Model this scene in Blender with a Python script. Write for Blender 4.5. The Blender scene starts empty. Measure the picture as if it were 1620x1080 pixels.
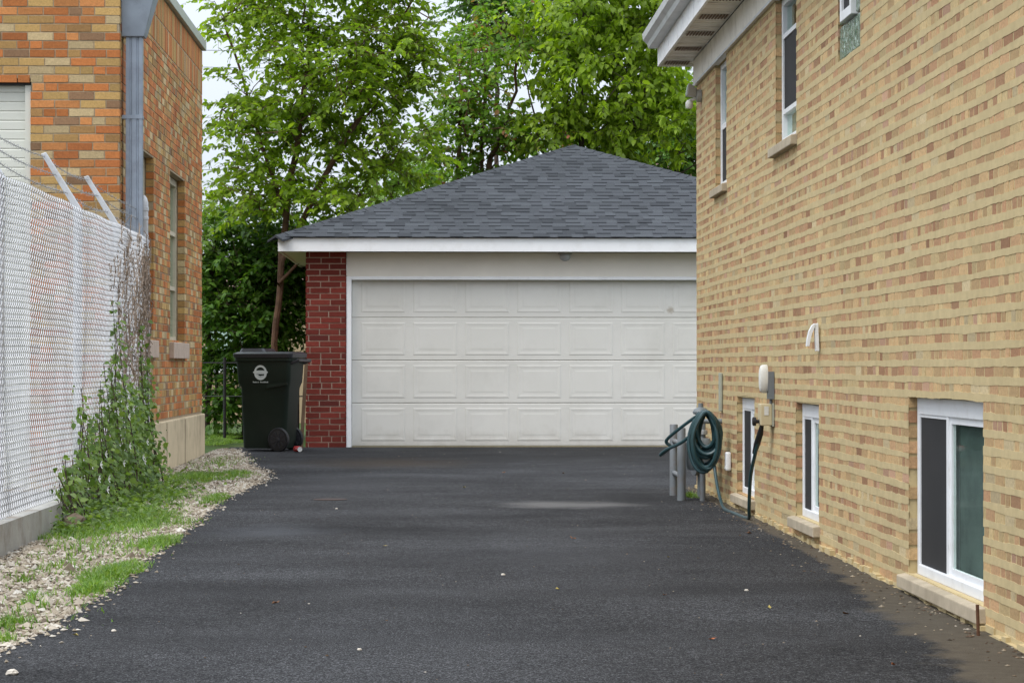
import bpy, math, random
import numpy as np
from mathutils import Vector

random.seed(11)
RNG = np.random.default_rng(11)
SC = bpy.context.scene
COL = SC.collection
F = 3996.0           # focal length in photograph pixels (55 mm on a 22.3 mm sensor)

# ------------------------------------------------------------------ camera, sky, sun, exposure
cam_d = bpy.data.cameras.new('camera')
cam = bpy.data.objects.new('camera', cam_d)
COL.objects.link(cam)
cam_d.sensor_width = 22.3
cam_d.lens = 55.0
cam_d.clip_start = 0.1
cam_d.clip_end = 3000
cam.location = (0, 0, 1.0)
cam.rotation_euler = (math.radians(90) + math.atan(40 / F), 0, -math.atan(120 / F))
SC.camera = cam

SUN_EL, SUN_AZ = math.radians(56), math.radians(228)
world = bpy.data.worlds.new('World')
SC.world = world
world.use_nodes = True
nt = world.node_tree
nt.nodes.clear()
w_out = nt.nodes.new('ShaderNodeOutputWorld')
w_bg = nt.nodes.new('ShaderNodeBackground')
w_sky = nt.nodes.new('ShaderNodeTexSky')
w_sky.sky_type = 'NISHITA'
w_sky.sun_disc = False
w_sky.sun_elevation = SUN_EL
w_sky.sun_rotation = SUN_AZ
w_sky.dust_density = 4
w_tc = nt.nodes.new('ShaderNodeTexCoord')
w_sep = nt.nodes.new('ShaderNodeSeparateXYZ')
nt.links.new(w_tc.outputs['Generated'], w_sep.inputs[0])
w_mx = nt.nodes.new('ShaderNodeMath'); w_mx.operation = 'MAXIMUM'; w_mx.inputs[1].default_value = 0
nt.links.new(w_sep.outputs['Z'], w_mx.inputs[0])
w_ma = nt.nodes.new('ShaderNodeMath'); w_ma.operation = 'MULTIPLY_ADD'       # overcast sky: 1 + 2 sin(elevation)
w_ma.inputs[1].default_value = 2.0; w_ma.inputs[2].default_value = 1.0
nt.links.new(w_mx.outputs[0], w_ma.inputs[0])
w_nz = nt.nodes.new('ShaderNodeTexNoise'); w_nz.inputs['Scale'].default_value = 2.2; w_nz.inputs['Detail'].default_value = 5
nt.links.new(w_tc.outputs['Generated'], w_nz.inputs['Vector'])
w_nm = nt.nodes.new('ShaderNodeMath'); w_nm.operation = 'MULTIPLY_ADD'
w_nm.inputs[1].default_value = 0.35; w_nm.inputs[2].default_value = 0.825
nt.links.new(w_nz.outputs[0], w_nm.inputs[0])
w_mm = nt.nodes.new('ShaderNodeMath'); w_mm.operation = 'MULTIPLY'
nt.links.new(w_ma.outputs[0], w_mm.inputs[0]); nt.links.new(w_nm.outputs[0], w_mm.inputs[1])
w_cl = nt.nodes.new('ShaderNodeVectorMath'); w_cl.operation = 'SCALE'
w_cl.inputs[0].default_value = (6.2, 6.75, 7.55)
nt.links.new(w_mm.outputs[0], w_cl.inputs['Scale'])
w_mix = nt.nodes.new('ShaderNodeMix'); w_mix.data_type = 'RGBA'; w_mix.inputs[0].default_value = 0.9
nt.links.new(w_sky.outputs[0], w_mix.inputs[6]); nt.links.new(w_cl.outputs[0], w_mix.inputs[7])
nt.links.new(w_mix.outputs[2], w_bg.inputs['Color'])
w_bg.inputs['Strength'].default_value = 0.1
nt.links.new(w_bg.outputs[0], w_out.inputs[0])

sun_d = bpy.data.lights.new('sun', 'SUN')
sun_d.energy = 1.45
sun_d.angle = math.radians(25)
sun_d.color = (1.0, 0.96, 0.9)
sun = bpy.data.objects.new('sun', sun_d)
COL.objects.link(sun)
_sd = Vector((math.sin(SUN_AZ) * math.cos(SUN_EL), math.cos(SUN_AZ) * math.cos(SUN_EL), math.sin(SUN_EL)))
sun.rotation_euler = _sd.to_track_quat('Z', 'Y').to_euler()

SC.view_settings.view_transform = 'Standard'
SC.view_settings.look = 'None'
SC.view_settings.exposure = 0.38
SC.view_settings.gamma = 1
SC.view_settings.use_curve_mapping = False
SC.render.film_transparent = False
SC.render.engine = 'CYCLES'
SC.cycles.max_bounces = 8
SC.cycles.transparent_max_bounces = 12

# ------------------------------------------------------------------ helpers
def pix(x, y, z):
    return 690 + F * x / y, 580 - F * (z - 1.0) / y

def gz(y):
    return -0.02 + (min(max(y, 4.0), 30.0) - 9.0) * 0.0035

def ground_at(px, py):
    """photograph pixel on the ground -> (x, y, z)"""
    y = 15.0
    for _ in range(6):
        y = (1.0 - gz(y)) * F / (py - 580.0)
    return (px - 690) * y / F, y, gz(y)

def tag(o, label=None, cat=None, group=None, kind=None):
    if label: o['label'] = label
    if cat: o['category'] = cat
    if group: o['group'] = group
    if kind: o['kind'] = kind
    return o

def thing(name, label, cat, loc=(0, 0, 0), rz=0.0, group=None):
    o = bpy.data.objects.new(name, None)
    o.empty_display_size = 0.1
    COL.objects.link(o)
    o.location = loc
    o.rotation_euler = (0, 0, rz)
    return tag(o, label, cat, group)

def abs_loc(o):
    v = Vector((0, 0, 0))
    while o is not None:
        v += o.location
        o = o.parent
    return v

class MB:
    def __init__(self):
        self.v, self.f = [], []
    def add(self, vs, fs):
        b = len(self.v)
        self.v.extend(vs)
        self.f.extend([tuple(i + b for i in f) for f in fs])
        return self
    def box(self, x0, x1, y0, y1, z0, z1):
        return self.add([(x0, y0, z0), (x1, y0, z0), (x1, y1, z0), (x0, y1, z0), (x0, y0, z1), (x1, y0, z1), (x1, y1, z1), (x0, y1, z1)],
                        [(3, 2, 1, 0), (4, 5, 6, 7), (0, 1, 5, 4), (1, 2, 6, 5), (2, 3, 7, 6), (3, 0, 4, 7)])
    def quad(self, a, b, c, d):
        return self.add([a, b, c, d], [(0, 1, 2, 3)])
    def prism(self, prof, axis, a0, a1):
        """prof: 2D outline; axis 'x','y','z' = direction of the extrusion"""
        n = len(prof)
        def P(p, a):
            return {'x': (a, p[0], p[1]), 'y': (p[0], a, p[1]), 'z': (p[0], p[1], a)}[axis]
        vs = [P(p, a0) for p in prof] + [P(p, a1) for p in prof]
        fs = [(i, (i + 1) % n, n + (i + 1) % n, n + i) for i in range(n)] + [tuple(range(n - 1, -1, -1)), tuple(range(n, 2 * n))]
        return self.add(vs, fs)
    def tube(self, pts, r, sides=8, caps=True):
        pts = [Vector(p) for p in pts]
        n = len(pts)
        rs = r if isinstance(r, (list, tuple)) else [r] * n
        vs, fs = [], []
        prev = None
        for i, p in enumerate(pts):
            t = (pts[min(i + 1, n - 1)] - pts[max(i - 1, 0)])
            t = t.normalized() if t.length > 1e-9 else Vector((0, 0, 1))
            if prev is None:
                ref = Vector((0, 0, 1)) if abs(t.z) < 0.9 else Vector((1, 0, 0))
                u = t.cross(ref).normalized()
            else:
                u = (prev - t * prev.dot(t))
                u = u.normalized() if u.length > 1e-6 else t.orthogonal().normalized()
            prev = u
            w = t.cross(u)
            for k in range(sides):
                a = 2 * math.pi * k / sides
                vs.append(tuple(p + (u * math.cos(a) + w * math.sin(a)) * rs[i]))
        for i in range(n - 1):
            for k in range(sides):
                k2 = (k + 1) % sides
                fs.append((i * sides + k, i * sides + k2, (i + 1) * sides + k2, (i + 1) * sides + k))
        if caps:
            fs.append(tuple(range(sides - 1, -1, -1)))
            fs.append(tuple((n - 1) * sides + k for k in range(sides)))
        return self.add(vs, fs)
    def lathe(self, prof, c=(0, 0, 0), axis='z', sides=20):
        """prof: (radius, height) pairs"""
        vs, fs = [], []
        for r, h in prof:
            for k in range(sides):
                a = 2 * math.pi * k / sides
                ca, sa = r * math.cos(a), r * math.sin(a)
                p = {'z': (ca, sa, h), 'y': (ca, h, sa), 'x': (h, ca, sa)}[axis]
                vs.append((c[0] + p[0], c[1] + p[1], c[2] + p[2]))
        n = len(prof)
        for i in range(n - 1):
            for k in range(sides):
                k2 = (k + 1) % sides
                q = (i * sides + k, i * sides + k2, (i + 1) * sides + k2, (i + 1) * sides + k)
                fs.append(q if axis != 'y' else q[::-1])
        fs.append(tuple(range(sides)) if axis == 'y' else tuple(range(sides - 1, -1, -1)))
        top = tuple((n - 1) * sides + k for k in range(sides))
        fs.append(top[::-1] if axis == 'y' else top)
        return self.add(vs, fs)
    def build(self, name, m, parent=None, local=False, smooth=False, bevel=0.0):
        off = Vector((0, 0, 0)) if (parent is None or local) else abs_loc(parent)
        me = bpy.data.meshes.new(name)
        me.from_pydata([(p[0] - off.x, p[1] - off.y, p[2] - off.z) for p in self.v], [], self.f)
        me.materials.append(m)
        if smooth:
            me.polygons.foreach_set('use_smooth', [True] * len(me.polygons))
        me.update()
        o = bpy.data.objects.new(name, me)
        COL.objects.link(o)
        o.parent = parent
        if bevel:
            b = o.modifiers.new('bevel', 'BEVEL'); b.width = bevel; b.segments = 2; b.limit_method = 'ANGLE'
        if smooth:
            try:
                me.set_sharp_from_angle(angle=math.radians(40))
            except Exception:
                pass
        return o

def np_mesh(name, verts, faces, m, parent=None, smooth=False):
    """verts (n,3) array, faces (k,3) or (k,4) array"""
    off = np.array(abs_loc(parent)) if parent is not None else np.zeros(3)
    verts = np.asarray(verts, dtype=np.float32) - off.astype(np.float32)
    faces = np.asarray(faces, dtype=np.int32)
    me = bpy.data.meshes.new(name)
    k, w = faces.shape
    me.vertices.add(len(verts)); me.vertices.foreach_set('co', verts.ravel())
    me.loops.add(k * w); me.loops.foreach_set('vertex_index', faces.ravel())
    me.polygons.add(k)
    me.polygons.foreach_set('loop_start', np.arange(0, k * w, w, dtype=np.int32))
    me.polygons.foreach_set('loop_total', np.full(k, w, dtype=np.int32))
    me.polygons.foreach_set('use_smooth', np.full(k, bool(smooth)))
    me.materials.append(m)
    me.update(calc_edges=True)
    me.validate()
    o = bpy.data.objects.new(name, me)
    COL.objects.link(o)
    o.parent = parent
    return o

# ------------------------------------------------------------------ materials
class NT:
    def __init__(self, name):
        self.m = bpy.data.materials.new(name)
        self.m.use_nodes = True
        self.t = self.m.node_tree
        self.b = self.t.nodes['Principled BSDF']
        self.out = self.t.nodes['Material Output']
    def n(self, kind, **kw):
        nd = self.t.nodes.new(kind)
        for k, v in kw.items():
            setattr(nd, k, v)
        return nd
    def l(self, a, b):
        self.t.links.new(a, b)
    def pos(self):
        return self.n('ShaderNodeNewGeometry').outputs['Position']
    def noise(self, scale, detail=4, vec=None, rough=0.55):
        nz = self.n('ShaderNodeTexNoise')
        nz.inputs['Scale'].default_value = scale
        nz.inputs['Detail'].default_value = detail
        nz.inputs['Roughness'].default_value = rough
        self.l(vec if vec is not None else self.pos(), nz.inputs['Vector'])
        return nz.outputs[0]
    def stretch(self, s):
        vm = self.n('ShaderNodeVectorMath', operation='MULTIPLY')
        vm.inputs[1].default_value = s
        self.l(self.pos(), vm.inputs[0])
        return vm.outputs[0]
    def ramp(self, fac, stops, interp='LINEAR'):
        r = self.n('ShaderNodeValToRGB')
        r.color_ramp.interpolation = interp
        el = r.color_ramp.elements
        while len(el) < len(stops):
            el.new(0.5)
        for e, (p, c) in zip(el, stops):
            e.position = p
            e.color = (c, c, c, 1) if isinstance(c, (int, float)) else (c[0], c[1], c[2], 1)
        self.l(fac, r.inputs[0])
        return r.outputs[0]
    def mix(self, fac, a, b, mode='MIX'):
        x = self.n('ShaderNodeMix', data_type='RGBA', blend_type=mode)
        for sock, v in ((x.inputs[0], fac), (x.inputs[6], a), (x.inputs[7], b)):
            if hasattr(v, 'is_linked'):
                self.l(v, sock)
            elif isinstance(v, (int, float)):
                sock.default_value = v
            else:
                sock.default_value = (v[0], v[1], v[2], 1)
        return x.outputs[2]
    def math(self, op, a, b=0.0, clamp=False):
        x = self.n('ShaderNodeMath', operation=op, use_clamp=clamp)
        for sock, v in ((x.inputs[0], a), (x.inputs[1], b)):
            if hasattr(v, 'is_linked'):
                self.l(v, sock)
            else:
                sock.default_value = v
        return x.outputs[0]
    def bump(self, h, strength=0.5, dist=0.01):
        b = self.n('ShaderNodeBump')
        b.inputs['Strength'].default_value = strength
        b.inputs['Distance'].default_value = dist
        self.l(h, b.inputs['Height'])
        self.l(b.outputs[0], self.b.inputs['Normal'])
    def set(self, color=None, rough=None, metal=None, spec=None):
        for key, v in (('Base Color', color), ('Roughness', rough), ('Metallic', metal), ('Specular IOR Level', spec)):
            if v is None:
                continue
            s = self.b.inputs[key]
            if hasattr(v, 'is_linked'):
                self.l(v, s)
            elif key == 'Base Color':
                s.default_value = (v[0], v[1], v[2], 1)
            else:
                s.default_value = v
        return self.m

def simple(name, c, rough=0.6, var=0.15, scale=6.0, metal=0.0, spec=0.4, bump=0.0, bscale=120.0, dirt=None, dscale=3.0, damt=0.5):
    q = NT(name)
    lo = tuple(v * (1 - var) for v in c)
    hi = tuple(min(1, v * (1 + var)) for v in c)
    col = q.ramp(q.noise(scale, 5), [(0.3, lo), (0.7, hi)])
    if dirt:
        f = q.ramp(q.noise(dscale, 6, rough=0.65), [(0.5, 0.0), (0.72, damt)])
        col = q.mix(f, col, dirt)
    q.set(col, rough, metal, spec)
    if bump:
        q.bump(q.noise(bscale, 3), bump, 0.004)
    return q.m

def brick_mat(name, stops, island, rough=0.85, grain=0.25):
    q = NT(name)
    if island:
        r = q.n('ShaderNodeNewGeometry').outputs['Random Per Island']
    else:
        r = q.n('ShaderNodeObjectInfo').outputs['Random']
    base = q.ramp(r, stops, 'CONSTANT')
    r2 = q.math('FRACT', q.math('MULTIPLY', r, 37.7))
    base = q.mix(1.0, base, q.ramp(r2, [(0.0, 0.78), (1.0, 1.18)]), 'MULTIPLY')
    n = q.ramp(q.noise(70, 5, rough=0.7), [(0.3, 1 - grain), (0.7, 1 + grain * 0.6)])
    base = q.mix(1.0, base, n, 'MULTIPLY')
    big = q.ramp(q.noise(0.9, 4), [(0.3, 0.88), (0.7, 1.06)])
    base = q.mix(1.0, base, big, 'MULTIPLY')
    q.set(base, rough, 0, 0.25)
    q.bump(q.noise(160, 4, rough=0.7), 0.6, 0.004)
    return q.m

ORANGE_STOPS = [(0.0, (0.47, 0.165, 0.05)), (0.2, (0.52, 0.215, 0.072)), (0.38, (0.44, 0.15, 0.048)), (0.48, (0.40, 0.235, 0.085)), (0.62, (0.46, 0.29, 0.105)),
                (0.78, (0.36, 0.20, 0.075)), (0.85, (0.50, 0.375, 0.20)), (0.965, (0.26, 0.15, 0.08))]
CREAM_STOPS = [(0.0, (0.53, 0.355, 0.175)), (0.2, (0.49, 0.30, 0.155)), (0.42, (0.51, 0.335, 0.165)), (0.58, (0.43, 0.245, 0.13)), (0.70, (0.54, 0.40, 0.20)),
               (0.83, (0.355, 0.19, 0.10)), (0.90, (0.49, 0.295, 0.185)), (0.94, (0.52, 0.41, 0.235))]
RED_STOPS = [(0.0, (0.185, 0.031, 0.021)), (0.35, (0.165, 0.027, 0.018)), (0.65, (0.20, 0.036, 0.024)), (0.9, (0.14, 0.027, 0.02))]
M = {}
for nm, st in (('orange', ORANGE_STOPS), ('cream', CREAM_STOPS), ('red', RED_STOPS)):
    M[nm + '_brick'] = brick_mat(nm + ' brick', st, False)
    M[nm + '_brick_run'] = brick_mat(nm + ' brick run', st, True)
M['mortar_grey'] = simple('grey mortar', (0.33, 0.255, 0.165), 0.95, 0.2, 20, bump=0.5)
M['mortar_cream'] = simple('cream mortar', (0.495, 0.39, 0.205), 0.95, 0.10, 14, bump=0.35, bscale=90, dirt=(0.435, 0.335, 0.17), dscale=1.6, damt=0.5)
M['mortar_light'] = simple('light mortar', (0.40, 0.30, 0.23), 0.95, 0.15, 20, bump=0.4)
M['stone_sill'] = simple('limestone sill', (0.42, 0.35, 0.25), 0.85, 0.15, 9, bump=0.4, dirt=(0.22, 0.18, 0.12), damt=0.5)
M['pink_sill'] = simple('pinkish sill', (0.47, 0.36, 0.28), 0.85, 0.12, 9, bump=0.3)
M['foundation'] = simple('foundation plaster', (0.56, 0.45, 0.29), 0.9, 0.12, 3, bump=0.4, bscale=40, dirt=(0.24, 0.18, 0.11), dscale=2.2, damt=0.7)
M['white_paint'] = simple('white paint', (0.85, 0.85, 0.85), 0.55, 0.03, 3, dirt=(0.6, 0.58, 0.54), dscale=5, damt=0.3)
def door_mat():
    q = NT('white steel door')
    c = q.ramp(q.noise(1.5, 5), [(0.3, (0.67, 0.65, 0.595)), (0.7, (0.70, 0.68, 0.63))])
    c = q.mix(q.ramp(q.noise(1.8, 6, rough=0.65), [(0.5, 0.0), (0.72, 0.35)]), c, (0.52, 0.50, 0.45))
    sep = q.n('ShaderNodeSeparateXYZ'); q.l(q.pos(), sep.inputs[0])
    zz = q.math('ADD', sep.outputs[2], q.math('MULTIPLY', q.math('SUBTRACT', q.noise(6, 5, rough=0.7), 0.5), 0.5))
    c = q.mix(q.ramp(zz, [(0.05, 0.4), (0.28, 0.0)]), c, (0.42, 0.38, 0.32))          # splashed dirt near the ground
    dx = q.math('SUBTRACT', sep.outputs[0], 2.75); dz = q.math('SUBTRACT', sep.outputs[2], 1.665)
    d = q.math('ADD', q.math('SQRT', q.math('ADD', q.math('MULTIPLY', dx, dx), q.math('MULTIPLY', dz, dz))), q.math('MULTIPLY', q.math('SUBTRACT', q.noise(40, 3), 0.5), 0.06))
    c = q.mix(q.ramp(d, [(0.02, 0.6), (0.05, 0.0)]), c, (0.30, 0.24, 0.16))            # one small smudge
    q.set(c, 0.5, 0, 0.4)
    q.bump(q.noise(2.0, 2), 0.25, 0.02)
    return q.m
M['door_white'] = door_mat()
M['beam_white'] = simple('painted beam', (0.74, 0.69, 0.61), 0.6, 0.04, 3)
M['vinyl'] = simple('white vinyl', (0.78, 0.79, 0.80), 0.4, 0.03, 4, dirt=(0.5, 0.48, 0.44), dscale=9, damt=0.35)
M['soffit'] = simple('soffit aluminium', (0.76, 0.72, 0.65), 0.5, 0.05, 4, dirt=(0.35, 0.3, 0.24), dscale=6, damt=0.5)
M['gutter'] = simple('gutter aluminium', (0.56, 0.57, 0.58), 0.4, 0.06, 4, dirt=(0.3, 0.29, 0.27), dscale=5, damt=0.45)
M['vent_brown'] = simple('vent brown', (0.17, 0.11, 0.07), 0.8)
M['coping'] = simple('coping metal', (0.42, 0.44, 0.38), 0.45, 0.06, 3)
M['downspout'] = simple('blue grey steel', (0.30, 0.34, 0.395), 0.4, 0.12, 5, metal=0.3, dirt=(0.14, 0.15, 0.17), dscale=3, damt=0.6)
M['roller'] = simple('roller door paint', (0.60, 0.60, 0.53), 0.5, 0.04, 2)
M['dark_room'] = simple('dark room', (0.22, 0.28, 0.26), 0.9)
M['screen'] = simple('insect screen', (0.030, 0.030, 0.031), 0.75, 0.15, 3, spec=0.2)
M['painted_reflection'] = simple('greenish painted reflection', (0.12, 0.145, 0.135), 0.9, 0.3, 5)  # greenish reflection of the basement panes, held as a sheet colour
M['curtain'] = simple('blind behind glass', (0.45, 0.45, 0.42), 0.8, 0.1, 2)
M['old_frame'] = simple('cream window paint', (0.50, 0.44, 0.33), 0.6, 0.08, 4)
M['galv'] = simple('galvanised wire', (0.52, 0.52, 0.525), 0.5, 0.14, 3, metal=0.15, spec=0.6)
M['post_white'] = simple('weathered white steel', (0.52, 0.525, 0.535), 0.45, 0.08, 5, metal=0.25, dirt=(0.3, 0.27, 0.24), dscale=8, damt=0.6)
M['wire_grey'] = simple('overhead cable', (0.35, 0.37, 0.40), 0.6)
M['barb'] = simple('barbed wire steel', (0.28, 0.28, 0.28), 0.5, 0.1, 8, metal=0.5)
M['kerb'] = simple('fence kerb concrete', (0.36, 0.35, 0.32), 0.9, 0.15, 4, bump=0.5, bscale=50, dirt=(0.16, 0.11, 0.07), dscale=3, damt=0.75)
M['pipe_grey'] = simple('grey pipe paint', (0.16, 0.175, 0.185), 0.5, 0.1, 6, dirt=(0.16, 0.09, 0.05), dscale=10, damt=0.5)
M['meter_grey'] = simple('meter grey', (0.17, 0.19, 0.20), 0.5, 0.12, 6)
M['meter_light'] = simple('meter light grey', (0.42, 0.43, 0.43), 0.45)
M['hose'] = simple('dark green hose', (0.017, 0.052, 0.058), 0.38, 0.2, 9, spec=0.5)
M['black'] = simple('black plastic', (0.014, 0.014, 0.015), 0.5)
M['lid'] = simple('cart lid plastic', (0.022, 0.022, 0.026), 0.38, 0.1, 4, dirt=(0.07, 0.07, 0.07), dscale=5, damt=0.4)
M['cart'] = simple('dark green cart plastic', (0.010, 0.017, 0.011), 0.55, 0.15, 4, spec=0.25, dirt=(0.02, 0.022, 0.018), dscale=3, damt=0.5)
M['print'] = simple('pale print', (0.55, 0.58, 0.56), 0.6, 0.06)
M['beige_box'] = simple('beige plastic', (0.50, 0.42, 0.26), 0.6, 0.08)
M['off_white'] = simple('off white plastic', (0.66, 0.65, 0.60), 0.5, 0.05, 8, dirt=(0.4, 0.38, 0.33), dscale=12, damt=0.4)
M['strip_grey'] = simple('grey green strip', (0.34, 0.35, 0.28), 0.6, 0.08)
M['lamp_grey'] = simple('lamp housing', (0.36, 0.35, 0.32), 0.45, 0.08)
M['lamp_glass'] = simple('lamp glass', (0.5, 0.52, 0.55), 0.15, 0.03, spec=0.6)
M['rust'] = simple('rust', (0.10, 0.045, 0.022), 0.85, 0.35, 30, bump=0.5)
M['rust_dark'] = simple('dark rust', (0.045, 0.028, 0.022), 0.9, 0.3, 30)
M['can_red'] = simple('red can', (0.35, 0.03, 0.03), 0.3, 0.1)
M['can_end'] = simple('can end', (0.85, 0.85, 0.86), 0.25, 0.03, metal=0.6)
M['wood'] = simple('old wood', (0.13, 0.08, 0.045), 0.8, 0.25, 10, bump=0.4)
M['bark'] = simple('reddish bark', (0.115, 0.06, 0.036), 0.9, 0.35, 14, bump=0.8, bscale=40)
M['bark_dark'] = simple('dark bark', (0.065, 0.045, 0.032), 0.9, 0.35, 14, bump=0.8, bscale=40)
M['far_tan'] = simple('tan wall', (0.42, 0.31, 0.19), 0.85, 0.12, 3)
M['far_roof'] = simple('pinkish roof', (0.33, 0.20, 0.17), 0.85, 0.15, 5)
M['chimney'] = simple('chimney brick', (0.40, 0.15, 0.08), 0.85, 0.2, 12)
M['far_black'] = simple('black fence steel', (0.016, 0.016, 0.017), 0.6)
M['rock'] = simple('brown rock', (0.14, 0.105, 0.07), 0.9, 0.3, 20, bump=0.7, bscale=40)
M['petal'] = simple('white petal', (0.75, 0.75, 0.74), 0.7, 0.05)
M['twig_dry'] = simple('dry vine', (0.29, 0.22, 0.165), 0.9, 0.3, 12)

def glass_mat():
    q = NT('window glass')
    q.set((0.015, 0.022, 0.02), 0.04, 0, 0.5)
    tr = q.n('ShaderNodeBsdfTransparent'); tr.inputs[0].default_value = (0.88, 0.94, 0.915, 1)
    mx = q.n('ShaderNodeMixShader')
    fr = q.n('ShaderNodeFresnel'); fr.inputs[0].default_value = 1.5
    gl = q.n('ShaderNodeBsdfGlossy'); gl.inputs['Roughness'].default_value = 0.02; gl.inputs['Color'].default_value = (0.85, 0.95, 0.92, 1)
    ge = q.n('ShaderNodeNewGeometry')
    q.l(q.math('MULTIPLY', fr.outputs[0], q.math('SUBTRACT', 1.0, ge.outputs['Backfacing'])), mx.inputs[0]); q.l(tr.outputs[0], mx.inputs[1]); q.l(gl.outputs[0], mx.inputs[2])
    q.l(mx.outputs[0], q.out.inputs[0])
    return q.m
M['glass'] = glass_mat()

def glass_block_mat():
    q = NT('glass block')
    col = q.ramp(q.noise(26, 4, rough=0.7), [(0.35, (0.05, 0.10, 0.06)), (0.55, (0.16, 0.24, 0.16)), (0.75, (0.48, 0.55, 0.48))])
    q.set(col, 0.12, 0, 0.7)
    q.bump(q.noise(22, 3), 0.9, 0.02)
    return q.m
M['glass_block'] = glass_block_mat()

def shingle_mat(name, island):
    q = NT(name)
    r = q.n('ShaderNodeNewGeometry').outputs['Random Per Island'] if island else q.n('ShaderNodeObjectInfo').outputs['Random']
    c = q.ramp(r, [(0.0, (0.034, 0.037, 0.042)), (0.16, (0.048, 0.052, 0.058)), (0.5, (0.053, 0.057, 0.064)), (0.85, (0.060, 0.065, 0.072))], 'CONSTANT')
    g = q.ramp(q.noise(240, 3, rough=0.8), [(0.3, 0.62), (0.7, 1.35)])
    big = q.ramp(q.noise(0.8, 3), [(0.3, 0.85), (0.7, 1.12)])
    c = q.mix(1.0, q.mix(1.0, c, g, 'MULTIPLY'), big, 'MULTIPLY')
    q.set(c, 0.9, 0, 0.25)
    q.bump(q.noise(300, 2), 0.7, 0.003)
    return q.m
M['shingle'] = shingle_mat('asphalt shingle', False)
M['shingle_run'] = shingle_mat('asphalt shingle run', True)

def leaf_mat(name, c_dark, c_mid, c_light, trans=0.4, rough=0.45, tip=None):
    q = NT(name)
    r = q.n('ShaderNodeNewGeometry').outputs['Random Per Island']
    stops = [(0.0, c_dark), (0.45, c_mid), (0.9, c_light)]
    if tip:
        stops.append((0.985, tip))
    c = q.ramp(r, stops)
    big = q.ramp(q.noise(0.9, 3), [(0.3, 0.72), (0.7, 1.2)])
    c = q.mix(1.0, c, big, 'MULTIPLY')
    q.set(c, rough, 0, 0.35)
    tl = q.n('ShaderNodeBsdfTranslucent')
    q.l(q.mix(1.0, c, (1.25, 1.3, 0.5), 'MULTIPLY'), tl.inputs[0])
    mx = q.n('ShaderNodeMixShader'); mx.inputs[0].default_value = trans
    q.l(q.b.outputs[0], mx.inputs[1]); q.l(tl.outputs[0], mx.inputs[2]); q.l(mx.outputs[0], q.out.inputs[0])
    return q.m
M['leaf_mid'] = leaf_mat('fresh green leaf', (0.12, 0.185, 0.016), (0.20, 0.315, 0.022), (0.32, 0.45, 0.04), 0.55)
M['leaf_light'] = leaf_mat('yellow green leaf', (0.14, 0.215, 0.016), (0.22, 0.335, 0.022), (0.34, 0.47, 0.04), 0.55)
M['leaf_tip'] = leaf_mat('reddish tipped leaf', (0.09, 0.18, 0.016), (0.14, 0.27, 0.024), (0.22, 0.36, 0.04), 0.5, tip=(0.30, 0.14, 0.06))
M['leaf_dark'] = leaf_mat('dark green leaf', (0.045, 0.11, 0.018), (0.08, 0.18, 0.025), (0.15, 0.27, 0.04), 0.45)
M['leaf_vine'] = leaf_mat('vine leaf', (0.075, 0.135, 0.03), (0.125, 0.21, 0.042), (0.22, 0.31, 0.08), 0.45)
M['leaf_pale'] = leaf_mat('pale shrub leaf', (0.12, 0.22, 0.035), (0.18, 0.31, 0.05), (0.26, 0.40, 0.08), 0.5)
M['grass'] = leaf_mat('grass blade', (0.085, 0.17, 0.022), (0.135, 0.26, 0.035), (0.24, 0.34, 0.075), 0.4, 0.5)

def gravel_mat():
    q = NT('limestone gravel')
    r = q.n('ShaderNodeNewGeometry').outputs['Random Per Island']
    c = q.ramp(r, [(0.0, (0.13, 0.10, 0.07)), (0.18, (0.26, 0.21, 0.155)), (0.45, (0.38, 0.32, 0.24)), (0.8, (0.48, 0.42, 0.34)), (1.0, (0.60, 0.56, 0.49))])
    c = q.mix(1.0, c, q.ramp(q.noise(90, 3), [(0.3, 0.8), (0.7, 1.1)]), 'MULTIPLY')
    q.set(c, 0.9, 0, 0.25)
    return q.m
M['gravel'] = gravel_mat()
M['grit'] = brick_mat('mixed grit', [(0.0, (0.10, 0.065, 0.04)), (0.3, (0.20, 0.15, 0.10)), (0.55, (0.30, 0.25, 0.18)), (0.8, (0.07, 0.055, 0.04)), (0.93, (0.45, 0.40, 0.33))], True)
M['soil'] = simple('gravelly soil', (0.20, 0.16, 0.115), 0.95, 0.3, 25, bump=0.8, bscale=70)

def ground_mat():
    q = NT('lawn ground')
    c = q.ramp(q.noise(1.2, 6), [(0.3, (0.045, 0.075, 0.02)), (0.55, (0.06, 0.10, 0.025)), (0.75, (0.11, 0.09, 0.05))])
    q.set(c, 0.95, 0, 0.2)
    q.bump(q.noise(30, 4), 0.8, 0.03)
    return q.m
M['ground'] = ground_mat()

def ellipse_mask(q, cx, cy, rx, ry, edge=0.35, wob=0.5):
    sep = q.n('ShaderNodeSeparateXYZ')
    q.l(q.pos(), sep.inputs[0])
    dx = q.math('DIVIDE', q.math('SUBTRACT', sep.outputs[0], cx), rx)
    dy = q.math('DIVIDE', q.math('SUBTRACT', sep.outputs[1], cy), ry)
    d = q.math('SQRT', q.math('ADD', q.math('MULTIPLY', dx, dx), q.math('MULTIPLY', dy, dy)))
    n = q.math('MULTIPLY', q.math('SUBTRACT', q.noise(3.5, 5), 0.5), wob * 2)
    d = q.math('ADD', d, n)
    return q.ramp(d, [(1 - edge, 1.0), (1.0, 0.0)])

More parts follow.
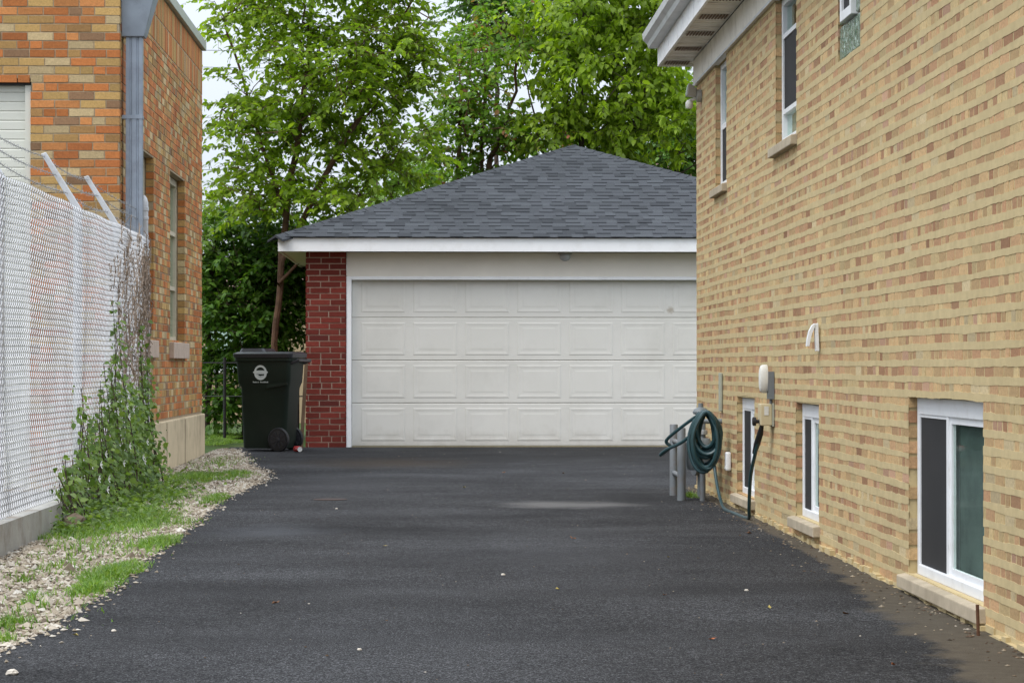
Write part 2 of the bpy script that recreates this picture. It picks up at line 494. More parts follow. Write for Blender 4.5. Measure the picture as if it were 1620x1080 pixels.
def asphalt_mat():
    q = NT('driveway asphalt')
    big = q.noise(0.55, 6, rough=0.6)
    base = q.ramp(big, [(0.32, (0.030, 0.030, 0.031)), (0.5, (0.040, 0.040, 0.0415)), (0.68, (0.056, 0.0565, 0.059))])
    drag = q.ramp(q.noise(1.4, 5, q.stretch((0.5, 1.1, 1))), [(0.35, 0.86), (0.7, 1.16)])
    base = q.mix(1.0, base, drag, 'MULTIPLY')
    speck = q.mix(1.0, q.ramp(q.noise(150, 2, rough=0.9), [(0.36, 0.35), (0.5, 0.9), (0.62, 1.9), (0.72, 4.2)]), q.ramp(q.noise(75, 3, rough=0.85), [(0.38, 0.62), (0.5, 0.97), (0.64, 1.45)]), 'MULTIPLY')
    base = q.mix(1.0, base, speck, 'MULTIPLY')
    base = q.mix(1.0, base, q.ramp(q.noise(26, 6, rough=0.8), [(0.36, 0.68), (0.5, 0.97), (0.64, 1.4)]), 'MULTIPLY')
    # dust and sand where the old surface shows along the house wall
    sep = q.n('ShaderNodeSeparateXYZ'); q.l(q.pos(), sep.inputs[0])
    wid = q.ramp(q.math('DIVIDE', sep.outputs[1], 30.0), [(0.25, 0.46), (0.36, 0.30), (0.42, 0.16), (0.7, 0.12)])
    d = q.math('DIVIDE', q.math('SUBTRACT', 2.1, sep.outputs[0]), wid)
    d = q.math('ADD', d, q.math('MULTIPLY', q.math('SUBTRACT', q.noise(3.2, 6, rough=0.65), 0.5), 1.3))
    edge = q.ramp(d, [(0.72, 1.0), (0.92, 0.0)])
    inhouse = q.math('MULTIPLY', edge, q.ramp(q.math('DIVIDE', sep.outputs[1], 30.0), [(0.66, 1.0), (0.69, 0.0)]))
    dustc = q.mix(q.noise(14, 5), (0.075, 0.062, 0.045), (0.15, 0.128, 0.098))
    base = q.mix(q.math('MULTIPLY', inhouse, 0.9), base, dustc)
    base = q.mix(q.math('MULTIPLY', ellipse_mask(q, 0.9, 27.2, 3.6, 4.2, 0.6), 0.65), base, (0.019, 0.0185, 0.0175))      # shade before the garage, painted into the asphalt as a dark ellipse
    base = q.mix(q.math('MULTIPLY', ellipse_mask(q, -0.1, 8.6, 1.15, 2.6, 0.8), 0.6), base, q.mix(1.0, (0.060, 0.061, 0.0645), speck, 'MULTIPLY'))    # brighter near ground, painted in as a lighter ellipse
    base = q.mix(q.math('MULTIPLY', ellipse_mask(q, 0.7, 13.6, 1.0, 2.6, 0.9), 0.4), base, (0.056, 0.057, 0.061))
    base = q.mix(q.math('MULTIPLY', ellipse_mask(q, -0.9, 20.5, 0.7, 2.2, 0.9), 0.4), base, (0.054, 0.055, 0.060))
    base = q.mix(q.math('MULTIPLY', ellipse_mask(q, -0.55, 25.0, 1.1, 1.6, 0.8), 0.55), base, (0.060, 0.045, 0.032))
    base = q.mix(q.math('MULTIPLY', ellipse_mask(q, 0.92, 17.9, 0.62, 0.55, 0.7), 0.75), base, (0.17, 0.165, 0.16))  # sheen on the asphalt painted as a pale ellipse
    base = q.mix(q.math('MULTIPLY', ellipse_mask(q, -1.0, 15.2, 0.5, 0.8, 0.9), 0.45), base, (0.10, 0.105, 0.115))
    base = q.mix(q.math('MULTIPLY', ellipse_mask(q, 0.5, 16.6, 0.6, 0.4, 0.9), 0.6), base, (0.02, 0.02, 0.021))
    base = q.mix(q.math('MULTIPLY', ellipse_mask(q, 1.55, 18.7, 0.35, 0.9, 0.9), 0.7), base, (0.018, 0.018, 0.018))
    q.set(base, q.ramp(q.noise(0.8, 5), [(0.3, 0.72), (0.7, 0.95)]), 0, 0.05)
    q.bump(q.math('ADD', q.noise(170, 3, rough=0.75), q.math('MULTIPLY', q.noise(30, 4), 0.5)), 0.9, 0.008)
    return q.m
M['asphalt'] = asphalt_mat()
M['asphalt_old'] = simple('old asphalt', (0.085, 0.083, 0.08), 0.9, 0.25, 3, bump=0.5)

# ------------------------------------------------------------------ setting: ground, driveway, gravel bed
ys = [-40, 4, 9, 14, 20, 25, 30, 60, 200, 900]
xs = [-900, -60, -12, -2.4, 0, 6, 12, 60, 900]
g = MB()
for j in range(len(ys) - 1):
    for i in range(len(xs) - 1):
        g.quad((xs[i], ys[j], gz(ys[j]) - 0.03), (xs[i + 1], ys[j], gz(ys[j]) - 0.03), (xs[i + 1], ys[j + 1], gz(ys[j + 1]) - 0.03), (xs[i], ys[j + 1], gz(ys[j + 1]) - 0.03))
tag(g.build('ground', M['ground']), 'grassy ground reaching to the horizon behind everything', kind='structure')

EDGE = np.array([(-10, -1.55), (7.5, -1.56), (8.96, -1.525), (10.85, -1.466), (13.45, -1.498), (15.5, -1.53), (18.07, -1.585), (19.6, -1.52), (21.8, -1.47), (23.4, -1.62), (24.9, -1.86), (27.6, -2.1), (29.4, -2.35), (40, -2.4)])
_wob = RNG.normal(0, 1, 4000)
def edge_x(y):
    i = (y + 10) / 0.05
    k = int(i)
    t = i - k
    def sm(a, s):
        j = int(i / s); u = i / s - j
        return _wob[a + j] * (1 - u) + _wob[a + j + 1] * u
    return float(np.interp(y, EDGE[:, 0], EDGE[:, 1])) + 0.006 * sm(0, 1) + 0.016 * sm(1500, 6) + 0.02 * sm(2500, 18)

d = MB()
rows = []
y = -6.0
while y < 29.56:
    rows.append(y); y += 0.06
rows.append(29.57)
for a, b in zip(rows[:-1], rows[1:]):
    def ends(q):
        return edge_x(q), (2.1 if q < 20.25 else 5.4)
    xa, ra = ends(a); xb, rb = ends(b)
    if ra != rb: rb = ra
    za, zb = gz(a) + 0.012, gz(b) + 0.012
    d.quad((xa, a, za), (ra, a, za), (rb, b, zb), (xb, b, zb))
    d.quad((xa - 0.012, a, za - 0.05), (xa, a, za), (xb, b, zb), (xb - 0.012, b, zb - 0.05))
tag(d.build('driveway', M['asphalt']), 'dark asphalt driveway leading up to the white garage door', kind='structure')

bed = MB()
for a, b in zip(rows[:-1:8], rows[8::8]):
    if b < 5: continue
    bed.quad((-2.56, a, gz(a) - 0.012), (edge_x(a) + 0.03, a, gz(a) - 0.012), (edge_x(b) + 0.03, b, gz(b) - 0.012), (-2.56, b, gz(b) - 0.012))
tag(bed.build('gravel_bed', M['soil']), 'soil of the gravel verge along the driveway', kind='structure')
lot = MB()
for a, b in ((-6, 4), (4, 9), (9, 20.3)):
    lot.quad((-14, a, gz(a) - 0.016), (-2.44, a, gz(a) - 0.016), (-2.44, b, gz(b) - 0.016), (-14, b, gz(b) - 0.016))
tag(lot.build('asphalt_yard', M['asphalt_old']), 'grey asphalt yard behind the chain link fence', kind='structure')

# ------------------------------------------------------------------ walls with holes and bricks
def wall_faces(mb, org, u, n, U0, U1, Z0, Z1, holes, depth):
    """mortar face of a wall (plane through org), openings cut out, reveals going in by depth; holes = (u0,u1,z0,z1)"""
    us = sorted(set([U0, U1] + [h[0] for h in holes] + [h[1] for h in holes]))
    zs = sorted(set([Z0, Z1] + [h[2] for h in holes] + [h[3] for h in holes]))
    us = [a for a in us if U0 <= a <= U1]; zs = [a for a in zs if Z0 <= a <= Z1]
    def P(a, z, k=0.0):
        return (org[0] + u[0] * a - n[0] * k, org[1] + u[1] * a - n[1] * k, z)
    for i in range(len(us) - 1):
        for j in range(len(zs) - 1):
            cu, cz = (us[i] + us[i + 1]) / 2, (zs[j] + zs[j + 1]) / 2
            if any(h[0] < cu < h[1] and h[2] < cz < h[3] for h in holes):
                continue
            mb.quad(P(us[i + 1], zs[j]), P(us[i], zs[j]), P(us[i], zs[j + 1]), P(us[i + 1], zs[j + 1]))
    for (a, b, c, e) in holes:
        mb.quad(P(a, c), P(a, c, depth), P(a, e, depth), P(a, e))
        mb.quad(P(b, c, depth), P(b, c), P(b, e), P(b, e, depth))
        mb.quad(P(a, e), P(a, e, depth), P(b, e, depth), P(b, e))
        mb.quad(P(a, c, depth), P(a, c), P(b, c), P(b, c, depth))

def brick_mesh(seed):
    """unit brick: x,z in -.5...5, front face at y=0 looking along +y, 1 deep"""
    r = random.Random(seed)
    j = lambda a: r.uniform(-a, a)
    fx, fz = 0.488, 0.47
    vs = []
    for (sx, sz) in ((-1, -1), (1, -1), (1, 1), (-1, 1)):
        vs.append((sx * 0.5, -1.0, sz * 0.5))
    for (sx, sz) in ((-1, -1), (1, -1), (1, 1), (-1, 1)):
        vs.append((sx * 0.5, -0.03 + j(0.005), sz * 0.5))
    for (sx, sz) in ((-1, -1), (1, -1), (1, 1), (-1, 1)):
        vs.append((sx * (fx + j(0.02)), j(0.012), sz * (fz + j(0.05))))
    fs = [(8, 11, 10, 9)]
    for k in range(4):
        k2 = (k + 1) % 4
        fs.append((4 + k, 8 + k, 8 + k2, 4 + k2))
        fs.append((k, 4 + k, 4 + k2, k2))
    return vs, fs
UNIT = [brick_mesh(s) for s in range(6)]
_unit_cache = {}
def unit_data(k, m):
    key = (k, m.name)
    if key not in _unit_cache:
        me = bpy.data.meshes.new('brick')
        me.from_pydata(UNIT[k][0], [], UNIT[k][1])
        me.materials.append(m)
        _unit_cache[key] = me
    return _unit_cache[key]

def lay_bricks(U0, U1, Z0, Z1, holes, course, length, joint_h, joint_v, headers=0, soldier=(), seed=1, shift=0.0, split=0.10):
    """list of (u0,u1,z0,z1) brick faces, cut at the openings"""
    r = random.Random(seed)
    out = []
    n = int(math.ceil((Z1 - Z0) / course - 1e-6))
    for c in range(n):
        z0 = Z0 + c * course + joint_h / 2
        z1 = min(Z0 + (c + 1) * course - joint_h / 2, Z1)
        if z1 - z0 < course * 0.3: continue
        zm = (z0 + z1) / 2
        hdr = headers and (c % headers == headers - 1)
        L = length / 2 if hdr else length
        offs = (L * 0.5 if c % 2 else 0.0) + r.uniform(-0.02, 0.02) + shift
        spans = [(U0, U1)]
        for h in holes:
            if h[2] - joint_h < zm < h[3] + joint_h * 0.2:
                nx = []
                for a, b in spans:
                    if h[1] <= a or h[0] >= b: nx.append((a, b)); continue
                    if h[0] > a: nx.append((a, h[0]))
                    if h[1] < b: nx.append((h[1], b))
                spans = nx
        for a, b in spans:
            k = math.floor((a - U0 - offs) / L)
            while True:
                p = U0 + offs + k * L; q = p + L
                k += 1
                if p >= b: break
                lo, hi = max(p, a), min(q, b)
                cut_l, cut_r = lo > p, hi < q
                x0 = lo + (0 if cut_l else joint_v / 2); x1 = hi - (0 if cut_r else joint_v / 2)
                if x1 - x0 < 0.022: continue
                if not hdr and not cut_l and not cut_r and r.random() < split:
                    m_ = (x0 + x1) / 2
                    out.append((x0, m_ - joint_v / 2, z0, z1)); out.append((m_ + joint_v / 2, x1, z0, z1))
                else:
                    out.append((x0, x1, z0, z1))
    return out

def place_bricks(root, specs, m_one, m_run, nmax=300, depth=0.09, proud=0.004, seed=3, run_name='brick_run'):
    """specs: list of (org,u,n,bricks). The nmax that show largest become parts, the rest one stuff part."""
    r = random.Random(seed)
    allb = []
    for org, u, n, bricks in specs:
        for b in bricks:
            um, zm = (b[0] + b[1]) / 2, (b[2] + b[3]) / 2
            c = (org[0] + u[0] * um, org[1] + u[1] * um, zm)
            p = pix(*c)
            hw = (b[1] - b[0]) / 2
            e0 = pix(org[0] + u[0] * b[0], org[1] + u[1] * b[0], zm)[0]
            e1 = pix(org[0] + u[0] * b[1], org[1] + u[1] * b[1], zm)[0]
            area = abs(e1 - e0) * F * (b[3] - b[2]) / c[1]
            vis = -6 < p[0] < 1626 and -6 < p[1] < 1086
            if n[1] < -0.5 and u[0] < 0 and c[0] < -2.4 and p[1] > 275 + 0.45 * p[0]: area *= 0.2
            allb.append((area if vis else 0.0, org, u, n, b, c))
    allb.sort(key=lambda t: -t[0])
    off = abs_loc(root)
    V, Fc = [], []
    nv = 0
    for i, (area, org, u, n, b, c) in enumerate(allb):
        k = r.randrange(6)
        pr = proud + r.uniform(-0.3, 0.4) * proud
        sx, sz = b[1] - b[0], b[3] - b[2]
        loc = Vector((c[0] + n[0] * pr, c[1] + n[1] * pr, c[2]))
        if i < nmax and area > 0:
            o = bpy.data.objects.new('brick', unit_data(k, m_one))
            COL.objects.link(o)
            o.parent = root
            o.location = loc - off
            o.scale = (sx, depth, sz)
            o.rotation_euler = (0, r.uniform(-0.006, 0.006), math.atan2(u[1], u[0]))
        else:
            vs, fs = UNIT[k]
            a = np.array(vs)
            p = np.array(loc)[None, :] + a[:, 0:1] * sx * np.array([u[0], u[1], 0])[None, :] + a[:, 1:2] * depth * np.array([n[0], n[1], 0])[None, :] + a[:, 2:3] * np.array([0, 0, sz])[None, :]
            V.append(p); Fc.append(np.array(fs) + nv); nv += len(vs)
    if V:
        o = np_mesh(run_name, np.concatenate(V), np.concatenate(Fc), m_run, root)
        o['kind'] = 'stuff'
    return len(allb)

def smear_joints(root, org, u, n, U0, U1, Z0, Z1, holes, course, m, half=0.0160, seed=9, proud=0.0028, dens=0.016):
    """mortar squeezed out along every bed joint: a ragged ribbon that laps over the bricks"""
    r = np.random.default_rng(seed)
    V, Fc, nv = [], [], 0
    nc = int((Z1 - Z0) / course) + 1
    for c in range(nc):
        z = Z0 + c * course
        spans = [(U0, U1)]
        for h in holes:
            if h[2] - 0.012 < z < h[3] + 0.012:
                nx = []
                for a, b in spans:
                    if h[1] <= a or h[0] >= b: nx.append((a, b)); continue
                    if h[0] > a: nx.append((a, h[0]))
                    if h[1] < b: nx.append((h[1], b))
                spans = nx
        for a, b in spans:
            k = max(2, int((b - a) / dens))
            us = np.linspace(a, b, k + 1)
            nn = k + 1
            def wob(s):
                m_ = int(nn / s) + 3
                return np.interp(np.arange(nn) / s, np.arange(m_), r.normal(0, 1, m_))
            drift = 0.0014 * wob(110)
            up = np.clip(half + 0.0011 * wob(2.5) + 0.0019 * wob(14) + 0.0028 * wob(60), 0.007, 0.028)
            dn = np.clip(half + 0.0011 * wob(2.5) + 0.0019 * wob(14) + 0.0028 * wob(60), 0.007, 0.028)
            pr = np.clip(proud + 0.0001 * wob(6), 0.0026, 0.0032)
            prof = [(drift + up, 0.0002 + 0.0 * pr), (drift + up * 0.97, pr), (drift - dn * 0.97, pr), (drift - dn, 0.0002 + 0.0 * pr)]
            P = []
            for zz, off in prof:
                P.append(np.stack([org[0] + u[0] * us + n[0] * off, org[1] + u[1] * us + n[1] * off, z + zz], 1))
            V.append(np.concatenate(P))
            i = np.arange(k)
            for q in range(3):
                f = np.stack([q * nn + i + 1, q * nn + i, (q + 1) * nn + i, (q + 1) * nn + i + 1], 1) + nv
                Fc.append(f)
            nv += 4 * nn
    o = np_mesh('mortar_joint', np.concatenate(V), np.concatenate(Fc), m, root)
    o['kind'] = 'stuff'

# ------------------------------------------------------------------ the house on the right
WX = 2.1
YF, YN = 20.3, 3.0         # far and near end of the long wall
house = thing('brick_house', 'cream brick house with white gutter along the right side of the driveway', 'house', (WX, YF, gz(YF)))
big = (9.635, 11.16, 0.085, 0.865)
mid = (13.80, 14.68, 0.135, 0.785)
sml = (16.60, 17.56, 0.125, 0.785)
up1 = (18.20, 18.90, 2.335, 3.26)
up2 = (14.65, 15.54, 2.36, 3.26)
blk = (12.43, 13.11, 2.585, 3.26)
HH = [big, mid, sml, up1, up2, blk]
hw = MB()
_g = 0.007
wall_faces(hw, (WX, 0, 0), (0, 1, 0), (-1, 0, 0), YN, YF, -0.15, 3.47, [(a - _g, b + _g, c, e + _g) for a, b, c, e in HH], 0.14)
hw.box(WX + 0.002, 9.5, YF - 0.0, YF - 0.2, -0.15, 3.47)     # rear wall
hw.quad((WX, YN, -0.15), (9.5, YN, -0.15), (9.5, YN, 3.47), (WX, YN, 3.47))
hw.quad((9.5, YN, -0.15), (9.5, YF, -0.15), (9.5, YF, 3.47), (9.5, YN, 3.47))
hw.quad((WX, YN, 3.465), (9.5, YN, 3.465), (9.5, YF, 3.465), (WX, YF, 3.465))
hw.build('wall', M['mortar_cream'], house)
COURSE = 0.0677
bl = lay_bricks(YN, YF, 0.0, 3.27, HH, COURSE, 0.165, 0.016, 0.017, headers=6, seed=5, split=0.24)
place_bricks(house, [((WX, 0, 0), (0, 1, 0), (-1, 0, 0), bl)], M['cream_brick'], M['cream_brick_run'], 300, 0.06, 0.0016)
smear_joints(house, (WX, 0, 0), (0, 1, 0), (-1, 0, 0), YN, YF, 0.0, 3.26, HH, COURSE, M['mortar_cream'])
# rough footing where the wall meets the asphalt
ft = MB()
rr = random.Random(4)
yy = YN
while yy < YF:
    L = rr.uniform(0.05, 0.16)
    ft.box(WX - rr.uniform(0.006, 0.03), WX + 0.05, yy, yy + L - 0.001, -0.12, gz(yy) + rr.uniform(0.012, 0.045))
    yy += L
ft.build('footing', M['mortar_cream'], house)

def house_window(name, h, kind):
    y0, y1, z0, z1 = h
    fx = WX + 0.035                   # face of the frame
    fr = MB()
    t = 0.045 if kind == 'slider' else 0.04
    top = 0.075 if kind == 'slider' else 0.04
    d0, d1 = fx, fx + 0.075
    fr.box(d0, d1, y0, y0 + t, z0, z1); fr.box(d0, d1, y1 - t, y1, z0, z1)
    fr.box(d0 + 0.001, d1 - 0.001, y0 + t, y1 - t, z1 - top, z1); fr.box(d0 - 0.004, d1 - 0.001, y0 + t, y1 - t, z0, z0 + t)
    w = fr.build(name, M['vinyl'], house, bevel=0.004)
    if kind == 'slider':
        ym = {big: 10.515, mid: 14.33}.get(h, (y0 + y1) / 2 + 0.02)
        ms = MB(); ms.box(d0 + 0.004, d1 - 0.003, ym - 0.022, ym + 0.022, z0 + t, z1 - top)
        ms.box(d0 + 0.012, d0 + 0.03, y0 + t, y0 + t + 0.028, z0 + t, z1 - top)
        ms.box(d0 + 0.012, d0 + 0.03, y0 + t + 0.028, ym - 0.022, z0 + t, z0 + t + 0.03)
        ms.box(d0 + 0.012, d0 + 0.03, y0 + t + 0.028, ym - 0.022, z1 - top - 0.028, z1 - top)
        ms.box(d0 + 0.012, d0 + 0.03, ym - 0.05, ym - 0.022, z0 + t + 0.03, z1 - top - 0.028)
        ms.box(d0 + 0.006, d0 + 0.012, ym + 0.022, y1 - t, z1 - top - 0.012, z1 - top)
        ms.build('sash', M['vinyl'], w)
        sc_ = MB(); sc_.box(d0 + 0.010, d0 + 0.013, ym + 0.022, y1 - t, z0 + t, z1 - top - 0.012); sc_.build('insect_screen', M['screen'], w)
        cu = MB(); cu.box(d0 + 0.045, d0 + 0.05, y0 + t, ym - 0.05, z0 + t, z1 - top); cu.build('pane_backing', M['painted_reflection'], w)  # added sheet; its colour stands in for the reflection in the pane
        gl = MB(); gl.box(d0 + 0.020, d0 + 0.024, y0 + t + 0.028, ym - 0.05, z0 + t + 0.03, z1 - top - 0.028); gl.build('pane', M['glass'], w)
    elif kind == 'hung_low':            # screen in the lower half
        zm = 2.79
        ms = MB(); ms.box(d0 + 0.006, d1 - 0.01, y0 + t, y1 - t, zm - 0.02, zm + 0.02); ms.build('meeting_rail', M['vinyl'], w)
        sc_ = MB(); sc_.box(d0 + 0.012, d0 + 0.015, y0 + t, y1 - t, z0 + t, zm - 0.02); sc_.build('insect_screen', M['screen'], w)
        gl = MB(); gl.box(d0 + 0.03, d0 + 0.034, y0 + t, y1 - t, zm + 0.02, z1 - t); gl.build('pane', M['glass'], w)
    else:                               # screen slid up to the middle, glass above and below
        za, zb = 2.565, 3.03
        for zz in (za, zb):
            ms = MB(); ms.box(d0 + 0.004, d1 - 0.01, y0 + t, y1 - t, zz - 0.014, zz + 0.014); ms.build('meeting_rail', M['vinyl'], w)
        sc_ = MB(); sc_.box(d0 + 0.012, d0 + 0.015, y0 + t, y1 - t, za + 0.014, zb - 0.014); sc_.build('insect_screen', M['screen'], w)
        for a, b in ((z0 + t, za - 0.014), (zb + 0.014, z1 - t)):
            gl = MB(); gl.box(d0 + 0.03, d0 + 0.034, y0 + t, y1 - t, a, b); gl.build('pane', M['glass'], w)
        cu = MB(); cu.box(d0 + 0.06, d0 + 0.07, y1 - 0.55, y1 - t, z0 + t, za - 0.02); cu.build('pane_backing', M['curtain'], w)
    rm = MB()
    a, b, c, e = y0 - 0.3, y1 + 0.3, z0 - 0.15, z1 + 0.1
    X0, X1 = WX + 0.145, WX + 0.9
    rm.quad((X1, a, c), (X1, b, c), (X1, b, e), (X1, a, e)); rm.quad((X0, a, c), (X1, a, c), (X1, a, e), (X0, a, e))
    rm.quad((X0, b, c), (X1, b, c), (X1, b, e), (X0, b, e)); rm.quad((X0, a, c), (X1, a, c), (X1, b, c), (X0, b, c)); rm.quad((X0, a, e), (X1, a, e), (X1, b, e), (X0, b, e))
    rm.build('room', M['dark_room'], w)
    # stone sill
    s = MB()
    hs = 0.068
    s.prism([(WX - 0.042, z0 - hs), (WX + 0.12, z0 - hs), (WX + 0.12, z0 + 0.002), (WX + 0.04, z0 + 0.002), (WX - 0.042, z0 - 0.012)], 'y', y0 - 0.035, y1 + 0.09)
    s.build('sill', M['stone_sill'], w, bevel=0.005)
    return w
for h in (big, mid, sml): house_window('window', h, 'slider')
house_window('window', up1, 'hung_low')
house_window('window', up2, 'mid')

# glass block window with a small vent
gb = MB()
y0, y1, z0, z1 = blk
gb.box(WX + 0.02, WX + 0.06, y0, y1, z0, z1)
gbw = gb.build('glass_block_window', M['mortar_light'], house)
cw = (y1 - y0) / 4
def block(ya, yb, za, zb):
    b = MB(); g_ = 0.006
    b.box(WX + 0.004, WX + 0.03, ya + g_, yb - g_, za + g_, zb - g_)
    b.build('glass_block', M['glass_block'], gbw, bevel=0.008)
rowz = [z0, z0 + 0.185, z0 + 0.37, z0 + 0.555, z1]
for i in range(4): block(y0 + i * cw, y0 + (i + 1) * cw, rowz[0], rowz[1])
for k in range(1, 4):
    for i in (0, 3): block(y0 + i * cw, y0 + (i + 1) * cw, rowz[k], rowz[k + 1])
vf = MB()
va, vb, vc, ve = y0 + cw, y0 + 3 * cw, rowz[1], z1 - 0.02
X0, X1 = WX - 0.022, WX + 0.035
vf.box(X0, X1, va, va + 0.04, vc, ve); vf.box(X0, X1, vb - 0.04, vb, vc, ve); vf.box(X0, X1, va + 0.04, vb - 0.04, vc, vc + 0.05); vf.box(X0, X1, va + 0.04, vb - 0.04, ve - 0.04, ve)
vf.build('vent_frame', M['vinyl'], gbw, bevel=0.003)
vs_ = MB(); vs_.box(X0 + 0.015, X0 + 0.02, va + 0.04, vb - 0.04, vc + 0.05, ve - 0.04); vs_.build('insect_screen', M['screen'], gbw)

# frieze board, soffit, fascia, gutter, roof
OH = 0.27
fz = MB(); fz.box(WX - 0.028, WX + 0.02, YN, YF, 3.262, 3.464); fz.build('frieze_board', M['soffit'], house)
fl = MB(); fl.box(WX - 0.034, WX - 0.028, YN, YF + 0.0, 3.255, 3.275); fl.build('drip_strip', M['gutter'], house)
yy = YF + OH - 0.002
k = 0
sof_me = None
while yy > 12.0:
    p = MB()
    a, b = yy - 0.297, yy
    p.box(WX - OH, WX - 0.03 if yy < YF + 0.02 else WX + 1.0, a, b, 3.470, 3.476)
    p.box(WX - OH, WX - 0.03, a + 0.0985, a + 0.1015, 3.466, 3.4705)
    p.box(WX - OH, WX - 0.03, a + 0.1975, a + 0.2005, 3.466, 3.4705)
    so = p.build('soffit_panel', M['soffit'], house)
    if k % 3 == 0:
        v = MB()
        for q in range(9):
            v.box(WX - OH + 0.03 + q * 0.022, WX - OH + 0.042 + q * 0.022, a + 0.05, a + 0.27, 3.462, 3.4655)
        v.build('vent_slot', M['vent_brown'], so)
    yy -= 0.3; k += 1
p = MB(); p.box(WX - OH, WX - 0.03, YN, yy, 3.470, 3.476); tag(p.build('soffit_panel', M['soffit'], house))
fa = MB()
fa.box(WX - OH - 0.02, WX - OH - 0.001, YN, YF + OH, 3.452, 3.64)
fa.box(WX - OH - 0.02, 9.6, YF + OH + 0.001, YF + OH + 0.02, 3.452, 3.64)
q_ = YF + OH - 0.2
while q_ > 10:                                  # folds of the aluminium fascia
    fa.box(WX - OH - 0.0235, WX - OH - 0.02, q_ - 0.012, q_, 3.455, 3.63); q_ -= 0.38
fa.build('fascia', M['white_paint'], house)
gx = WX - OH - 0.022
gp = [(gx, 3.60), (gx - 0.075, 3.60), (gx - 0.085, 3.635), (gx - 0.118, 3.665), (gx - 0.125, 3.715), (gx - 0.118, 3.72), (gx - 0.11, 3.70), (gx - 0.006, 3.70), (gx, 3.72)]
gu = MB(); gu.prism(gp[::-1], 'y', YN, YF + OH + 0.02)
gu.build('gutter', M['gutter'], house)
rf = MB()
e0, e1 = WX - OH - 0.03, 9.8
ya, yb = YN - OH, YF + OH + 0.03
rh, xm = 5.3, 5.95
for (A, B, C_, D_) in (((e0, ya, 3.645), (e0, yb, 3.645), (xm, yb - 3.8, rh), (xm, ya + 3.8, rh)), ((e1, ya, 3.645), (e1, yb, 3.645), (xm, yb - 3.8, rh), (xm, ya + 3.8, rh))):
    rf.quad(A, B, C_, D_)
rf.add([(e0, yb, 3.645), (e1, yb, 3.645), (xm, yb - 3.8, rh)], [(0, 1, 2)])
rf.add([(e0, ya, 3.645), (e1, ya, 3.645), (xm, ya + 3.8, rh)], [(0, 1, 2)])
rf.build('roof', M['shingle_run'], house)

# ------------------------------------------------------------------ the garage
GY = 29.6
GL, GR = -1.52, 5.25
gb0 = gz(GY)
garage = thing('garage', 'garage with white panelled door, red brick pier and dark hipped shingle roof ending the driveway', 'garage', (1.9, GY, gb0))
# piers
pier_r = -1.52 + 0.47
cr = MB()
cr.box(GL + 0.012, pier_r - 0.012, GY - 0.10, GY + 0.3, gb0 - 0.1, 2.36)
cr.box(4.78, GR, GY - 0.10, GY + 0.3, gb0 - 0.1, 2.36)
cr.box(GL + 0.012, GL + 0.2, GY + 0.3, GY + 6.5, gb0 - 0.1, 2.36)
cr.box(GR - 0.2, GR, GY + 0.3, GY + 6.5, gb0 - 0.1, 2.36)
cr.box(GL + 0.2, GR - 0.2, GY + 6.3, GY + 6.5, gb0 - 0.1, 2.36)
cr.build('wall', M['mortar_light'], garage)
C2 = (2.34 - gb0) / 33
fb = lay_bricks(-pier_r, -GL, gb0, 2.34, [], C2, 0.235, 0.011, 0.012, seed=2, shift=-0.05)
sb = lay_bricks(GY - 0.09, GY + 3.0, gb0, 2.34, [], C2, 0.235, 0.011, 0.012, seed=8)
place_bricks(garage, [((0, GY - 0.10, 0), (-1, 0, 0), (0, -1, 0), fb), ((GL + 0.012, 0, 0), (0, 1, 0), (-1, 0, 0), sb)], M['red_brick'], M['red_brick_run'], 120, 0.05, 0.006)
# header beam, door frame
bm_ = MB(); bm_.box(pier_r + 0.002, 4.78, GY - 0.08, GY + 0.1, 2.055, 2.335); bm_.build('header_beam', M['beam_white'], garage)
fr = MB()
fr.box(pier_r + 0.002, pier_r + 0.062, GY - 0.095, GY + 0.05, gb0 + 0.0, 2.053)
fr.box(pier_r + 0.062, 4.7, GY - 0.092, GY + 0.05, 2.015, 2.053)
fr.box(4.7, 4.776, GY - 0.095, GY + 0.05, gb0, 2.053)
fr.build('door_frame', M['white_paint'], garage, bevel=0.004)
# door: four sections, eight raised panels each
dx0, dx1 = pier_r + 0.066, 4.696
zsec = [gb0 + 0.02, 0.575, 1.075, 1.575, 2.075]
def raised_panel_mesh(w, h):
    m_ = MB()
    rings = [(0.0, 0.0), (0.010, 0.0025), (0.022, 0.0025), (0.040, 0.0008), (0.062, 0.0008), (0.076, 0.0022)]
    vs, fs = [], []
    for ins, out in rings:
        a, b = w / 2 - ins, h / 2 - ins
        vs += [(-a, -out, -b), (a, -out, -b), (a, -out, b), (-a, -out, b)]
    for i in range(len(rings) - 1):
        for k in range(4):
            k2 = (k + 1) % 4
            fs.append((i * 4 + k, i * 4 + k2, (i + 1) * 4 + k2, (i + 1) * 4 + k))
    n = (len(rings) - 1) * 4
    fs.append((n, n + 1, n + 2, n + 3))
    m_.add(vs, fs)
    return m_
pan = None
for s_ in range(4):
    a, b = zsec[s_] + 0.0015, zsec[s_ + 1] - 0.0015
    sec = MB(); sec.prism([(GY, a + 0.007), (GY + 0.007, a), (GY + 0.05, a), (GY + 0.05, b), (GY + 0.008, b), (GY, b - 0.008)], 'x', dx0, dx1)
    so = sec.build('door_section', M['door_white'], garage)
    for i in range(8):
        xc = (572 + 640) / 2 / 135 - 690 / 135 + i * 0.6095
        zc = (a + b) / 2 + 0.003
        if xc > 4.5: continue
        if pan is None:
            pan = raised_panel_mesh(0.515, 0.385).build('raised_panel', M['door_white'], None)
            o = pan
        else:
            o = pan.copy(); COL.objects.link(o)
        o.parent = so
        o.location = Vector((xc, GY - 0.001, zc)) - abs_loc(so)
